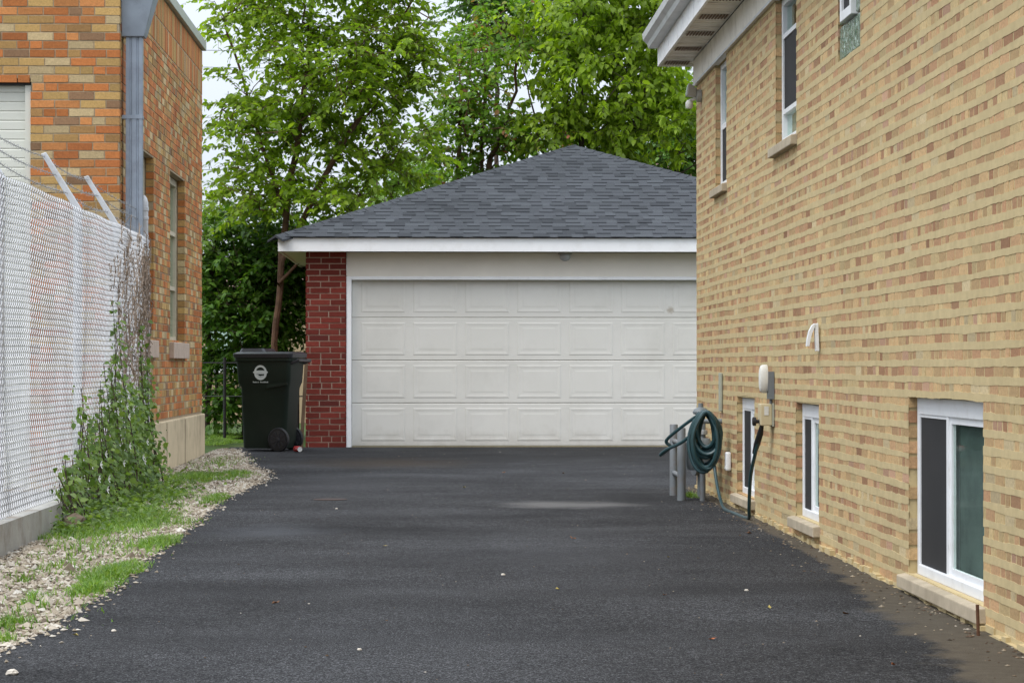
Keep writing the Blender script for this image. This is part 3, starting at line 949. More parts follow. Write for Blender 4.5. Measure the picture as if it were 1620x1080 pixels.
bs = MB(); bs.box(dx0, dx1, GY + 0.005, GY + 0.04, gb0 + 0.008, gb0 + 0.021); bs.build('bottom_seal', M['beige_box'], garage)
# fascia, soffit
EF = GY - 0.32
EL, ER = -1.83, 5.6
fz = MB(); fz.box(EL, ER, EF, EF + 0.025, 2.335, 2.490); fz.box(EL, EL + 0.025, EF + 0.026, GY + 6.8, 2.335, 2.487); fz.build('fascia', M['white_paint'], garage)
sf = MB(); sf.box(EL + 0.026, ER, EF + 0.026, GY + 0.0, 2.345, 2.355); sf.box(EL + 0.026, GL, GY + 0.0, GY + 6.8, 2.345, 2.355); sf.build('soffit', M['beam_white'], garage)
# roof
AP = (1.80, EF + 3.9, 3.90)
EZ = 2.497
ef, el, er, eb = EF - 0.03, EL - 0.03, ER + 0.03, EF + 7.8
rm = MB()
rm.add([(el, ef, EZ), (er, ef, EZ), (er, eb, EZ), (el, eb, EZ), AP], [(0, 1, 4), (1, 2, 4), (2, 3, 4), (3, 0, 4), (3, 2, 1, 0)])
rm.build('roof', M['shingle_run'], garage)
sl = Vector((0, AP[1] - ef, AP[2] - EZ)); SL = sl.length; sl.normalize()
nrm = Vector((0, -sl.z, sl.y))
rs = random.Random(21)
sh = []
EXPO = 0.147
nrow = int(SL / EXPO)
for i in range(nrow):
    v0 = i * EXPO
    t = (v0 + EXPO * 0.5) / SL
    xl, xr = el + (AP[0] - el) * t, er + (AP[0] - er) * t
    x = xl - rs.uniform(0, 0.25)
    thick = rs.random() < 0.5
    while x < xr:
        w = rs.uniform(0.12, 0.24) if thick else rs.uniform(0.09, 0.19)
        a, b = max(x, xl), min(x + w, xr)
        if b - a > 0.03:
            sh.append((a, b, v0, 0.013 if thick else 0.006, i))
        x += w
        thick = not thick
def shingle_pts(a, b, v0, th):
    P = lambda x, v, h: Vector((x, ef, EZ)) + sl * v + nrm * h
    j = 0.004
    return [P(a, v0 - 0.004, 0.002), P(b, v0 - 0.004, 0.002), P(b, v0 + EXPO + 0.015, 0.001), P(a, v0 + EXPO + 0.015, 0.001),
            P(a, v0 - 0.004, th), P(b, v0 - 0.004, th), P(b, v0 + EXPO + 0.015, 0.004), P(a, v0 + EXPO + 0.015, 0.004)]
BF = [(0, 1, 5, 4), (1, 2, 6, 5), (3, 0, 4, 7), (4, 5, 6, 7)]
def sh_area(s):
    p = pix((s[0] + s[1]) / 2, ef + s[2] * sl.y, EZ + s[2] * sl.z)
    return (s[1] - s[0]) * (1.0 if -5 < p[0] < 1097 else 0.0) * (1 - 0.04 * s[2])
sh.sort(key=lambda s: -sh_area(s))
run = MB()
for i, (a, b, v0, th, row) in enumerate(sh):
    pts = shingle_pts(a, b, v0, th)
    if i < 300 and sh_area((a, b, v0, th, row)) > 0:
        one = MB()
        c = sum(pts, Vector()) / 8
        me = bpy.data.meshes.new('shingle')
        me.from_pydata([tuple(p - c) for p in pts], [], BF)
        me.materials.append(M['shingle'])
        o = bpy.data.objects.new('shingle', me); COL.objects.link(o)
        o.parent = garage; o.location = c - abs_loc(garage)
    else:
        run.add([tuple(p) for p in pts], BF)
run.build('shingle_run', M['shingle_run'], garage)['kind'] = 'stuff'
# hip caps
for (ex, sgn) in ((el, -1), (er, 1)):
    A = Vector((ex, ef, EZ)); B = Vector(AP)
    L = (B - A).length; dr = (B - A).normalized()
    side = Vector((0, 0, 1)).cross(dr).normalized() * (1 if sgn < 0 else 1)
    nn = int(L / 0.15)
    base_me = None
    for i in range(nn):
        c = A + dr * (i * 0.15)
        if sgn > 0 and pix(*c)[0] > 1180: continue
        if base_me is None:
            upv = Vector((0, 0, 1))
            pts = []
            for (t, h) in ((0.0, 0.022), (0.2, 0.010)):
                for sd, dz in ((-0.13, -0.058), (0, 0.0), (0.13, -0.058)):
                    pts.append(dr * t + side * sd + upv * (dz + h + 0.004))
            for (t, h) in ((0.0, 0.0), (0.2, 0.0)):
                for sd, dz in ((-0.13, -0.058), (0, 0.0), (0.13, -0.058)):
                    pts.append(dr * t + side * sd + upv * (dz + h))
            base_me = bpy.data.meshes.new('hip_cap')
            base_me.from_pydata([tuple(p) for p in pts], [], [(0, 1, 4, 3), (1, 2, 5, 4), (6, 7, 1, 0), (7, 8, 2, 1), (6, 0, 3, 9), (2, 8, 11, 5)])
            base_me.materials.append(M['shingle'])
        o = bpy.data.objects.new('hip_cap', base_me); COL.objects.link(o)
        o.parent = garage; o.location = c - abs_loc(garage)
# lamp under the eave
lx = (895 - 690) / 136.0
lp = MB(); lp.lathe([(0.085, 2.3445), (0.085, 2.315), (0.06, 2.31)], (lx, EF + 0.25, 0), 'z', 20)
lamp = lp.build('eave_lamp', M['lamp_grey'], garage, smooth=True)
lg = MB(); lg.lathe([(0.06, 2.309), (0.066, 2.28), (0.05, 2.25), (0.015, 2.235)], (lx, EF + 0.25, 0), 'z', 20)
lg.build('lamp_globe', M['lamp_glass'], lamp, smooth=True)

# ------------------------------------------------------------------ the brick building on the left
LX, LYN, LYF = -2.54, 20.3, 27.45
lb = thing('brick_building', 'flat roofed orange brick building with blue grey downspout left of the driveway', 'building', (LX, LYN, gz(LYN)))
TOP = 4.42
FD = 0.495
win1 = (-22.75, -21.36, 1.235, 2.865)       # along u = -y
win2 = (-25.55, -24.16, 1.235, 2.865)
rdoor = (3.245, 7.2, gz(LYN), 3.30)         # along u = -x
lw = MB()
wall_faces(lw, (LX, 0, 0), (0, -1, 0), (1, 0, 0), -LYF, -LYN, FD, TOP, [(a - 0.007, b + 0.007, c, e + 0.007) for a, b, c, e in (win1, win2)], 0.14)
wall_faces(lw, (0, LYN, 0), (-1, 0, 0), (0, -1, 0), -LX, 12.0, gz(LYN) - 0.05, TOP, [(rdoor[0] - 0.007, rdoor[1] + 0.007, rdoor[2], rdoor[3] + 0.007)], 0.16)
lw.quad((-12, LYN, 0), (-12, LYF, 0), (-12, LYF, TOP), (-12, LYN, TOP))
lw.quad((-12, LYF, 0), (LX, LYF, 0), (LX, LYF, TOP), (-12, LYF, TOP))
lw.quad((-12, LYN, TOP - 0.02), (LX, LYN, TOP - 0.02), (LX, LYF, TOP - 0.02), (-12, LYF, TOP - 0.02))
lw.build('wall', M['mortar_grey'], lb)
CO = 0.0677
side_b = lay_bricks(-LYF, -LYN - 0.085, FD + 0.02, 3.93, [win1, win2], CO, 0.205, 0.009, 0.009, headers=0, seed=31)
sold = []
for row, (sz0, sz1) in enumerate(((3.945, 4.165), (4.18, 4.41))):
    a = -LYF
    while a < -LYN - 0.15:
        sold.append((a + 0.004, a + 0.064, sz0, sz1)); a += 0.0685
front_b = lay_bricks(-LX - 0.005, 8.5, gz(LYN), TOP, [rdoor], CO, 0.205, 0.009, 0.009, seed=33)
place_bricks(lb, [((LX, 0, 0), (0, -1, 0), (1, 0, 0), side_b + sold), ((0, LYN, 0), (-1, 0, 0), (0, -1, 0), front_b)], M['orange_brick'], M['orange_brick_run'], 300, 0.07, 0.004)
fd = MB()
fd.box(LX - 0.1, LX + 0.035, LYN + 0.005, LYF + 0.03, -0.1, FD)
fd.build('foundation', M['foundation'], lb, bevel=0.012)
fd2 = MB()
for yy in (21.9, 23.6, 25.3): fd2.box(LX + 0.035, LX + 0.038, yy, yy + 0.012, 0.0, FD - 0.02)
fd2.build('foundation_crack', M['wood'], lb)
cp = MB()
cp.box(LX - 0.3, LX + 0.045, LYN - 0.045, LYF + 0.04, 4.425, 4.525)
cp.box(-12, LX - 0.3, LYN - 0.045, LYN + 0.25, 4.425, 4.525)
cp.build('coping', M['coping'], lb, bevel=0.006)
for (a, b, c, e) in (win1, win2):
    y0, y1 = -b, -a
    f = MB(); X1 = LX - 0.078; X0 = LX - 0.135
    f.box(X0, X1, y0, y0 + 0.06, c, e); f.box(X0, X1, y1 - 0.06, y1, c, e); f.box(X0, X1, y0 + 0.06, y1 - 0.06, c, c + 0.06); f.box(X0, X1, y0 + 0.06, y1 - 0.06, e - 0.06, e)
    for t in (1 / 3, 2 / 3): f.box(X0, X1 - 0.005, y0 + 0.06, y1 - 0.06, c + (e - c) * t - 0.02, c + (e - c) * t + 0.02)
    w = f.build('window', M['old_frame'], lb)
    zz = [c + 0.06, c + (e - c) / 3 - 0.02, c + (e - c) / 3 + 0.02, c + (e - c) * 2 / 3 - 0.02, c + (e - c) * 2 / 3 + 0.02, e - 0.06]
    for k in range(3):
        p = MB(); p.box(X0 + 0.02, X0 + 0.026, y0 + 0.06, y1 - 0.06, zz[2 * k], zz[2 * k + 1]); p.build('pane', M['glass'], w)
    bl_ = MB(); bl_.box(X0 - 0.06, X0 - 0.05, y0, y1, c, e); bl_.build('pane_backing', M['old_frame'], w)
    s = MB(); s.box(LX - 0.1, LX + 0.05, y0 - 0.05, y1 + 0.05, c - 0.155, c); s.build('sill', M['pink_sill'], w, bevel=0.006)
# roller door in the front
a, b, c, e = rdoor
z = c + 0.01
sl_first = None
while z < e:
    if sl_first is None:
        p = MB(); p.prism([(LYN + 0.092, 0.0), (LYN + 0.086, 0.008), (LYN + 0.085, 0.066), (LYN + 0.089, 0.0745), (LYN + 0.13, 0.0745), (LYN + 0.13, 0.0)], 'x', -b + 0.05, -a - 0.0)
        o = sl_first = p.build('door_slat', M['roller'], lb)
        base = o.location.copy()
    else:
        o = sl_first.copy(); COL.objects.link(o)
    o.location = Vector((0, 0, z))
    z += 0.0755
gd = MB(); gd.box(-a - 0.05, -a - 0.004, LYN + 0.04, LYN + 0.082, c, e); gd.build('door_guide', M['roller'], lb)
hd = MB(); hd.box(-b, -a - 0.0, LYN + 0.03, LYN + 0.09, e - 0.045, e - 0.002); hd.build('door_lintel', M['far_black'], lb)
# downspout with leader head
ds_x0, ds_x1 = LX + 0.035, LX + 0.165
dy = LYN + 0.20
dp = MB()
n = 12
prof = []
prof = [(ds_x0, dy - 0.05), (ds_x0 + 0.03, dy - 0.05), (ds_x0 + 0.035, dy - 0.042), (ds_x0 + 0.045, dy - 0.042), (ds_x0 + 0.05, dy - 0.05), (ds_x0 + 0.085, dy - 0.05), (ds_x0 + 0.09, dy - 0.042),
        (ds_x0 + 0.10, dy - 0.042), (ds_x0 + 0.105, dy - 0.05), (ds_x1, dy - 0.05), (ds_x1, dy + 0.05), (ds_x0, dy + 0.05)]
dp.prism(prof, 'z', 0.1, 3.70)
dsp = dp.build('downspout', M['downspout'], lb)
lh = MB()
def ring(x0, x1, y0, y1, z): return [(x0, y0, z), (x1, y0, z), (x1, y1, z), (x0, y1, z)]
secs = [ring(LX + 0.004, ds_x1 + 0.02, dy - 0.08, dy + 0.08, 3.66), ring(LX + 0.004, ds_x1 + 0.03, dy - 0.085, dy + 0.085, 3.69), ring(LX + 0.004, ds_x1 + 0.12, dy - 0.14, dy + 0.14, 4.02), ring(LX + 0.004, ds_x1 + 0.13, dy - 0.15, dy + 0.15, 4.2)]
vs, fs = [], []
for i, s in enumerate(secs): vs += s
for i in range(3):
    for k in range(4):
        k2 = (k + 1) % 4
        fs.append((i * 4 + k, i * 4 + k2, i * 4 + 4 + k2, i * 4 + 4 + k))
fs += [(3, 2, 1, 0), (12, 13, 14, 15)]
lh.add(vs, fs); lh.build('leader_head', M['downspout'], dsp, bevel=0.006)
for zz in (1.6, 3.0):
    b_ = MB(); b_.box(LX + 0.005, ds_x1 + 0.004, dy - 0.055, dy + 0.055, zz, zz + 0.03); b_.build('strap', M['downspout'], dsp)

# ------------------------------------------------------------------ chain link fence
FX = -2.35
fence = thing('chain_link_fence', 'white chain link fence topped with barbed wire along the left of the driveway', 'fence', (FX, 15, gz(15)))
FY0, FY1 = 9.0, 20.74
W = 0.036
nw = int((FY1 - FY0) / W)
zb, zt = 0.175, 2.056
nz_ = int((zt - zb) / W)
V, Fc, nv = [], [], 0
ring_a = np.array([0, math.pi / 2, math.pi, 3 * math.pi / 2]) + 0.4
for k in range(nw):
    j = np.arange(2 * nz_ + 1) / 2.0          # bends at whole numbers, strand middles between
    yk = FY0 + k * W
    ph = k % 2
    tri = np.abs(((j + ph) % 2) - 1)          # 1 -> 0 -> 1
    yv = yk + W * (1 - tri) + 0.003 * np.sign(0.5 - tri) * (np.abs(tri - 0.5) > 0.4)
    xo = np.where(j % 1 == 0, 0.0, np.where(((np.floor(j) + ph) % 2) == 0, 0.0055, -0.0055))
    sag = 0.004 * math.sin(k * 0.11) + 0.006 * math.sin(k * 0.031 + 1)
    lean = 0.02 * np.sin(j / nz_ * 3.0 + k * 0.02)
    xv = FX + xo + lean + sag * np.sin(j / nz_ * math.pi)
    zv = zb + j * W + 0.004 * math.sin(k * 0.05) + 0.004 * math.sin(k * 0.17) * (j / nz_)
    c = np.stack([xv, yv, zv], 1)
    r0 = 0.0029
    ringv = np.stack([np.cos(ring_a) * r0, np.sin(ring_a) * r0 * 1.2, np.zeros(4)], 1)
    vv = (c[:, None, :] + ringv[None, :, :]).reshape(-1, 3)
    V.append(vv)
    i = np.arange(2 * nz_)
    for q in range(4):
        q2 = (q + 1) % 4
        Fc.append(np.stack([i * 4 + q, i * 4 + q2, (i + 1) * 4 + q2, (i + 1) * 4 + q], 1) + nv)
    nv += len(vv)
o = np_mesh('wire_mesh', np.concatenate(V), np.concatenate(Fc), M['galv'], fence); o['kind'] = 'stuff'
post_y = [10.85, 13.9, 16.95, 19.0]
for i, py_ in enumerate(post_y):
    p = MB(); p.tube([(FX - 0.045, py_, gz(py_) - 0.1), (FX - 0.045, py_, 2.06)], 0.03, 12)
    po = p.build('post', M['post_white'], fence, smooth=True)
    am = MB()
    ax, az = FX - 0.03, 2.03
    dx, dz = -0.245, 0.39
    am.add([(ax - 0.026, py_ - 0.022, az), (ax + 0.026, py_ - 0.022, az), (ax + 0.026, py_ + 0.022, az), (ax - 0.026, py_ + 0.022, az),
            (ax + dx - 0.014, py_ - 0.012, az + dz), (ax + dx + 0.018, py_ - 0.012, az + dz + 0.012), (ax + dx + 0.018, py_ + 0.012, az + dz + 0.012), (ax + dx - 0.014, py_ + 0.012, az + dz)],
           [(3, 2, 1, 0), (4, 5, 6, 7), (0, 1, 5, 4), (1, 2, 6, 5), (2, 3, 7, 6), (3, 0, 4, 7)])
    am.build('barb_arm', M['post_white'], po, bevel=0.003)
ep = MB(); ep.lathe([(0.036, -0.05), (0.036, 2.27), (0.041, 2.272), (0.041, 2.30), (0.037, 2.303), (0.036, 2.34), (0.026, 2.375), (0.008, 2.40)], (FX - 0.037, FY1 - 0.04, 0), 'z', 16)
epo = ep.build('end_post', M['post_white'], fence, smooth=True)
for zz in (0.5, 1.1, 1.6, 2.05, 2.2):
    b_ = MB(); b_.lathe([(0.0375, zz), (0.040, zz + 0.002), (0.040, zz + 0.022), (0.0375, zz + 0.024)], (FX - 0.037, FY1 - 0.04, 0), 'z', 14); b_.build('clamp_band', M['galv'], epo)
for s_, t in enumerate((0.33, 0.64, 0.95)):
    pts = []
    xx, zz = FX - 0.03 - 0.245 * t, 2.03 + 0.39 * t
    knots = [FY0] + post_y[0:]
    for a, b in zip(knots[:-1], knots[1:]):
        for q in range(10):
            u_ = q / 10
            pts.append((xx, a + (b - a) * u_, zz - 0.03 * math.sin(u_ * math.pi)))
    zE = (2.10, 2.19, 2.26)[s_]
    for q in range(7):
        u_ = q / 6
        pts.append((xx + (FX - 0.037 - xx) * u_, post_y[-1] + (FY1 - 0.04 - post_y[-1]) * u_, zz + (zE - zz) * u_ - 0.02 * math.sin(u_ * math.pi)))
    m_ = MB(); m_.tube(pts, 0.0024, 5)
    P0 = np.array(pts)
    seg = np.r_[0, np.cumsum(np.linalg.norm(np.diff(P0, axis=0), axis=1))]
    dist = 0.05
    while dist < seg[-1]:
        c = [float(np.interp(dist, seg, P0[:, k])) for k in range(3)]
        an = random.uniform(0, 3)
        for a_ in (an, an + 1.3):
            v = Vector((math.cos(a_), 0.25, math.sin(a_))) * 0.017
            m_.tube([tuple(Vector(c) - v), tuple(Vector(c) + v)], 0.0016, 3, False)
        dist += 0.11
    m_.build('barbed_wire', M['barb'], fence)
kb = MB()
for a, b in ((8.5, 12), (12, 16), (16, 20.74)):
    kb.add([(FX - 0.10, a, gz(a) - 0.1), (FX + 0.055, a, gz(a) - 0.1), (FX + 0.055, b, gz(b) - 0.1), (FX - 0.10, b, gz(b) - 0.1), (FX - 0.10, a, 0.17), (FX + 0.045, a, 0.165), (FX + 0.045, b, 0.165), (FX - 0.10, b, 0.17)],
           [(3, 2, 1, 0), (4, 5, 6, 7), (0, 1, 5, 4), (1, 2, 6, 5), (2, 3, 7, 6), (3, 0, 4, 7)])
kb.build('concrete_kerb', M['kerb'], fence)

# ------------------------------------------------------------------ plants
def leaf_arrays(c, d, nrm_, L, Wd):
    """c base points, d directions, nrm_ normals (n,3), lengths, widths -> verts, tris"""
    d = d / np.linalg.norm(d, axis=1, keepdims=True)
    s = np.cross(d, nrm_); s /= np.linalg.norm(s, axis=1, keepdims=True) + 1e-9
    n_ = np.cross(s, d)
    L = L[:, None]; Wd = Wd[:, None]
    curl = -0.14 * L
    pts = [c, c + d * L * 0.45 + n_ * 0.03 * L, c + d * L + n_ * curl,
           c + d * L * 0.24 + s * Wd * 0.40 + n_ * Wd * 0.14, c + d * L * 0.58 + s * Wd * 0.40 + n_ * Wd * 0.08,
           c + d * L * 0.24 - s * Wd * 0.40 + n_ * Wd * 0.14, c + d * L * 0.58 - s * Wd * 0.40 + n_ * Wd * 0.08]
    v = np.stack(pts, 1).reshape(-1, 3)
    t = np.array([(0, 3, 1), (3, 4, 1), (4, 2, 1), (0, 1, 5), (5, 1, 6), (6, 1, 2)])
    f = (t[None] + (np.arange(len(c)) * 7)[:, None, None]).reshape(-1, 3)
    return v, f

def sample_blobs(blobs, n, rng, shell=0.35):
    """points inside a union of ellipsoids (cx,cy,cz,rx,ry,rz,weight), biased outwards"""
    w = np.array([b[6] for b in blobs], float); w /= w.sum()
    idx = rng.choice(len(blobs), n, p=w)
    B = np.array([b[:6] for b in blobs])[idx]
    v = rng.normal(0, 1, (n, 3)); v /= np.linalg.norm(v, axis=1, keepdims=True)
    r = rng.uniform(0, 1, n) ** shell
    return B[:, :3] + v * r[:, None] * B[:, 3:6], v

def make_tree(name, label, stems, blobs, ntargets, leaf_m, bark_m, seed, twigs=3, leaves=12, lsize=0.09, twig_len=0.5, r0=0.006, group=None, rmin=0.004, cat='tree', droop=0.45, step=0.35):
    rng = np.random.default_rng(seed)
    b0 = Vector(stems[0][0])
    root = thing(name, label, cat, b0, 0, group)
    pos, par = [], []
    for st in stems:
        P = np.array(st, float)
        seg = np.r_[0, np.cumsum(np.linalg.norm(np.diff(P, axis=0), axis=1))]
        k = max(2, int(seg[-1] / 0.25))
        last = -1
        if pos:
            dd = np.linalg.norm(np.array(pos) - P[0], axis=1)
            if dd.min() < 0.6: last = int(dd.argmin())
        for q in range(k + 1):
            p = np.array([np.interp(seg[-1] * q / k, seg, P[:, a]) for a in range(3)])
            p += rng.normal(0, 0.015, 3)
            pos.append(p); par.append(last); last = len(pos) - 1
    T, out = sample_blobs(blobs, ntargets, rng)
    base = np.array(pos)
    dmin = np.array([np.linalg.norm(base - t, axis=1).min() for t in T])
    order = np.argsort(dmin)
    tips = []
    buf = np.zeros((20000, 3)); nb = len(pos); buf[:nb] = base
    for ti in order:
        t = T[ti]
        df = t - buf[:nb]
        dist = np.linalg.norm(df, axis=1) + 0.9 * np.maximum(0, -df[:, 2])       # do not grow downwards
        j = int(dist.argmin())
        p0 = buf[j].copy()
        L = np.linalg.norm(t - p0)
        k = max(1, int(L / step))
        last = j
        for q in range(1, k + 1):
            u_ = q / k
            p = p0 + (t - p0) * u_ + np.array([0, 0, 0.10 * L * math.sin(u_ * math.pi)]) + rng.normal(0, 0.02, 3) * (q < k)
            if nb >= 19990: break
            buf[nb] = p; par.append(last); last = nb; nb += 1
        tips.append((last, j))
    pos = buf[:nb]
    wgt = np.zeros(nb)
    for tp, _ in tips: wgt[tp] += 1
    for i in range(nb - 1, -1, -1):
        if par[i] >= 0: wgt[par[i]] += wgt[i]
    rad = np.clip(r0 * np.sqrt(wgt), rmin, 0.042)
    mb = MB()
    for i in range(nb):
        p = par[i]
        if p < 0: continue
        a, b = Vector(pos[p]), Vector(pos[i])
        if (b - a).length < 1e-4: continue
        mb.tube([a, b + (b - a) * 0.04], [min(rad[p], rad[i] * 1.35), rad[i]], 5 if rad[i] < 0.02 else 8, False)
    mb.build('trunk', bark_m, root)
    # leaves on twigs
    C, D, N, Ls, Ws = [], [], [], [], []
    tw = MB()
    for tp, j in tips:
        p = pos[tp]
        o_ = p - pos[par[tp]]
        o_ /= np.linalg.norm(o_) + 1e-9
        for q in range(twigs):
            dv = o_ * 0.6 + rng.normal(0, 0.7, 3); dv[2] = dv[2] * 0.5 + 0.05
            dv /= np.linalg.norm(dv)
            TL = twig_len * rng.uniform(0.6, 1.25)
            nl = int(leaves * rng.uniform(0.7, 1.3))
            st = p - o_ * rng.uniform(0, 0.25)
            tpts = []
            for i in range(nl):
                u_ = (i + 0.7) / nl
                pt = st + dv * TL * u_ + np.array([0, 0, -0.35 * TL * u_ * u_])
                tpts.append(pt)
                side = np.cross(dv, [0, 0, 1]); side /= np.linalg.norm(side) + 1e-9
                sg = 1 if i % 2 else -1
                ld = dv * 0.5 + side * sg * rng.uniform(0.5, 1.0) + np.array([0, 0, -droop * rng.uniform(0.3, 1.6)]) + rng.normal(0, 0.25, 3)
                C.append(pt + rng.normal(0, 0.012, 3)); D.append(ld)
                N.append(np.array([0, 0, 1.0]) + rng.normal(0, 0.45, 3))
                L = lsize * rng.uniform(0.6, 1.25)
                Ls.append(L); Ws.append(L * rng.uniform(0.55, 0.75))
            tw.tube([st, tpts[len(tpts) // 2], tpts[-1]], [0.004, 0.003, 0.0015], 3, False)
    tw.build('twig', bark_m, root)['kind'] = 'stuff'
    v, f = leaf_arrays(np.array(C), np.array(D), np.array(N), np.array(Ls), np.array(Ws))
    o = np_mesh('crown', v, f, leaf_m, root, True); o['kind'] = 'stuff'
    return root

def at(px_, py_, y):
    return ((px_ - 690) * y / F, y, 1.0 + (580 - py_) * y / F)
def blob(px_, py_, y, rpx, rpy, ry, w=None):
    c = at(px_, py_, y)
    a, b = rpx * y / F, rpy * y / F
    return (c[0], c[1], c[2], a, ry, b, w if w else a * b * ry)

GB = gz(33)
# left tree, several thin reddish stems
s1 = [[(-2.1, 33, GB), (-2.08, 33, 1.6), (-2.0, 33.1, 2.6), (-1.75, 33.2, 4.4), (-1.6, 33.3, 6.2), (-1.55, 33.3, 6.6)],
      [(-2.0, 33.05, 2.4), (-1.55, 33.0, 3.3), (-0.95, 33.0, 4.4), (-0.5, 33, 5.5)],
      [(-2.05, 33, 2.1), (-1.2, 33.3, 3.0), (-0.4, 33.5, 4.1)],
      [(-1.95, 33.1, 2.9), (-2.4, 33.2, 4.3), (-2.8, 33.2, 5.6)]]
make_tree('leafy_tree', 'tall fresh green tree with reddish trunk behind the trash cart, left of the garage roof', s1,
          [blob(540, 110, 33, 150, 90, 1.5), blob(440, 210, 33, 105, 75, 1.3), blob(600, 215, 33, 95, 55, 1.2), blob(500, -40, 33, 150, 90, 1.5), blob(640, 40, 33, 70, 90, 1.1), blob(390, 30, 33, 75, 45, 0.9, 0.25), blob(500, 310, 33, 100, 50, 1.2), blob(610, 270, 33, 60, 35, 0.7, 0.12), blob(390, 300, 33, 55, 60, 0.9, 0.3), blob(370, 170, 33, 35, 60, 0.6, 0.12)],
          520, M['leaf_mid'], M['bark'], 5, twigs=3, leaves=14, lsize=0.098, r0=0.0030)
# dark bushy growth under it
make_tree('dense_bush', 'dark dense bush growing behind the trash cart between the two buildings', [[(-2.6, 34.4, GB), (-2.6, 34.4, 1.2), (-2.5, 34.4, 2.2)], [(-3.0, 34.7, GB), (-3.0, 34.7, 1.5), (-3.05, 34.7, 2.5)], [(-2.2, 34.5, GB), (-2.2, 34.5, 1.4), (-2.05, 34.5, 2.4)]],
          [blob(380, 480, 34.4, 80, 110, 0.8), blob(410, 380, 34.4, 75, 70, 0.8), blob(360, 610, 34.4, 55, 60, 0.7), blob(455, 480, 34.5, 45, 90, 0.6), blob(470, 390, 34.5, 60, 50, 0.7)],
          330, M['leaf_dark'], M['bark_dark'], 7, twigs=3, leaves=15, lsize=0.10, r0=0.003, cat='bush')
make_tree('pale_shrub', 'pale light green shrub showing at the rear corner of the orange brick building', [[(-3.1, 34.5, GB), (-3.1, 34.5, 1.6), (-3.0, 34.5, 2.8)]],
          [blob(335, 385, 34.5, 45, 70, 0.6), blob(325, 480, 34.5, 35, 80, 0.6)], 90, M['leaf_pale'], M['bark_dark'], 8, twigs=3, leaves=12, lsize=0.085, r0=0.004, cat='shrub')
# middle, twiggy tree
s2 = [[(0.55, 36, GB), (0.6, 36, 2.5), (0.65, 36.1, 4.2), (0.75, 36.2, 5.9)], [(0.6, 36, 2.8), (0.3, 36, 3.7), (0.35, 36, 5.0), (0.3, 36, 5.5)], [(0.62, 36, 3.5), (1.1, 36, 4.8), (1.15, 36, 5.7)]]
make_tree('twiggy_tree', 'sparse tree with reddish twigs and sky gaps above the left slope of the garage roof', s2,
          [blob(770, 190, 36, 75, 70, 1.0), blob(740, 120, 36, 60, 60, 0.9, 0.35), blob(700, 210, 36, 45, 60, 0.8, 0.25), blob(790, 40, 36, 80, 80, 1.0, 0.35), blob(830, 210, 36, 70, 40, 0.9), blob(735, 260, 36, 50, 25, 0.6, 0.15)],
          160, M['leaf_tip'], M['bark'], 12, twigs=3, leaves=12, lsize=0.098, r0=0.005)
# right tree with hanging leaves
s3 = [[(2.0, 35.5, GB), (2.0, 35.5, 3.0), (2.05, 35.5, 5.0), (2.1, 35.5, 6.2)], [(2.0, 35.5, 3.2), (2.7, 35.4, 4.2), (3.1, 35.4, 5.4)], [(2.0, 35.5, 2.9), (1.5, 35.5, 4.0), (1.2, 35.5, 5.3)], [(2.0, 35.5, 2.8), (3.0, 35.5, 3.4), (3.9, 35.5, 4.0)]]
make_tree('hanging_leaf_tree', 'bright green tree with hanging leaves rising behind the peak of the garage roof', s3,
          [blob(950, 130, 35.5, 125, 90, 1.3), blob(900, 30, 35.5, 90, 80, 1.2), blob(1010, 30, 35.5, 110, 90, 1.2), blob(1050, 190, 35.5, 90, 65, 1.2), blob(870, 200, 35.5, 70, 45, 0.9), blob(960, 230, 35.5, 70, 35, 0.9), blob(1010, -70, 35.5, 130, 60, 1.2)],
          440, M['leaf_light'], M['bark_dark'], 15, twigs=3, leaves=14, lsize=0.112, r0=0.0030, droop=0.9)
# darker trees further back
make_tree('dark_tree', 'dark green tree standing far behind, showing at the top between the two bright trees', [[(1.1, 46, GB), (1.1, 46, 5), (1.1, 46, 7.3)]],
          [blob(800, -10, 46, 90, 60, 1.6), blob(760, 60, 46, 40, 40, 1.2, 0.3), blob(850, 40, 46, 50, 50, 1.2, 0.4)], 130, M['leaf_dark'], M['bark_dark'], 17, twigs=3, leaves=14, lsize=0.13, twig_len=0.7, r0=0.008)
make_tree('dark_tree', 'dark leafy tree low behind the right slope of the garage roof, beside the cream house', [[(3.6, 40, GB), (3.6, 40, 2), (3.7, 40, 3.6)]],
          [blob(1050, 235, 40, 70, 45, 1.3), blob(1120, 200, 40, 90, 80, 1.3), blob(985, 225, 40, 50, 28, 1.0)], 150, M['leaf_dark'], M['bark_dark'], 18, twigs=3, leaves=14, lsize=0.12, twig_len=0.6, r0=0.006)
make_tree('pale_tree', 'pale green tree far behind the left slope of the garage roof', [[(-0.9, 52, GB), (-0.9, 52, 3), (-0.9, 52, 5.0)]],
          [blob(605, 300, 52, 60, 45, 1.5), blob(660, 280, 52, 40, 30, 1.2, 1.0)], 90, M['leaf_pale'], M['bark_dark'], 19, twigs=3, leaves=14, lsize=0.11, twig_len=0.6, r0=0.006)

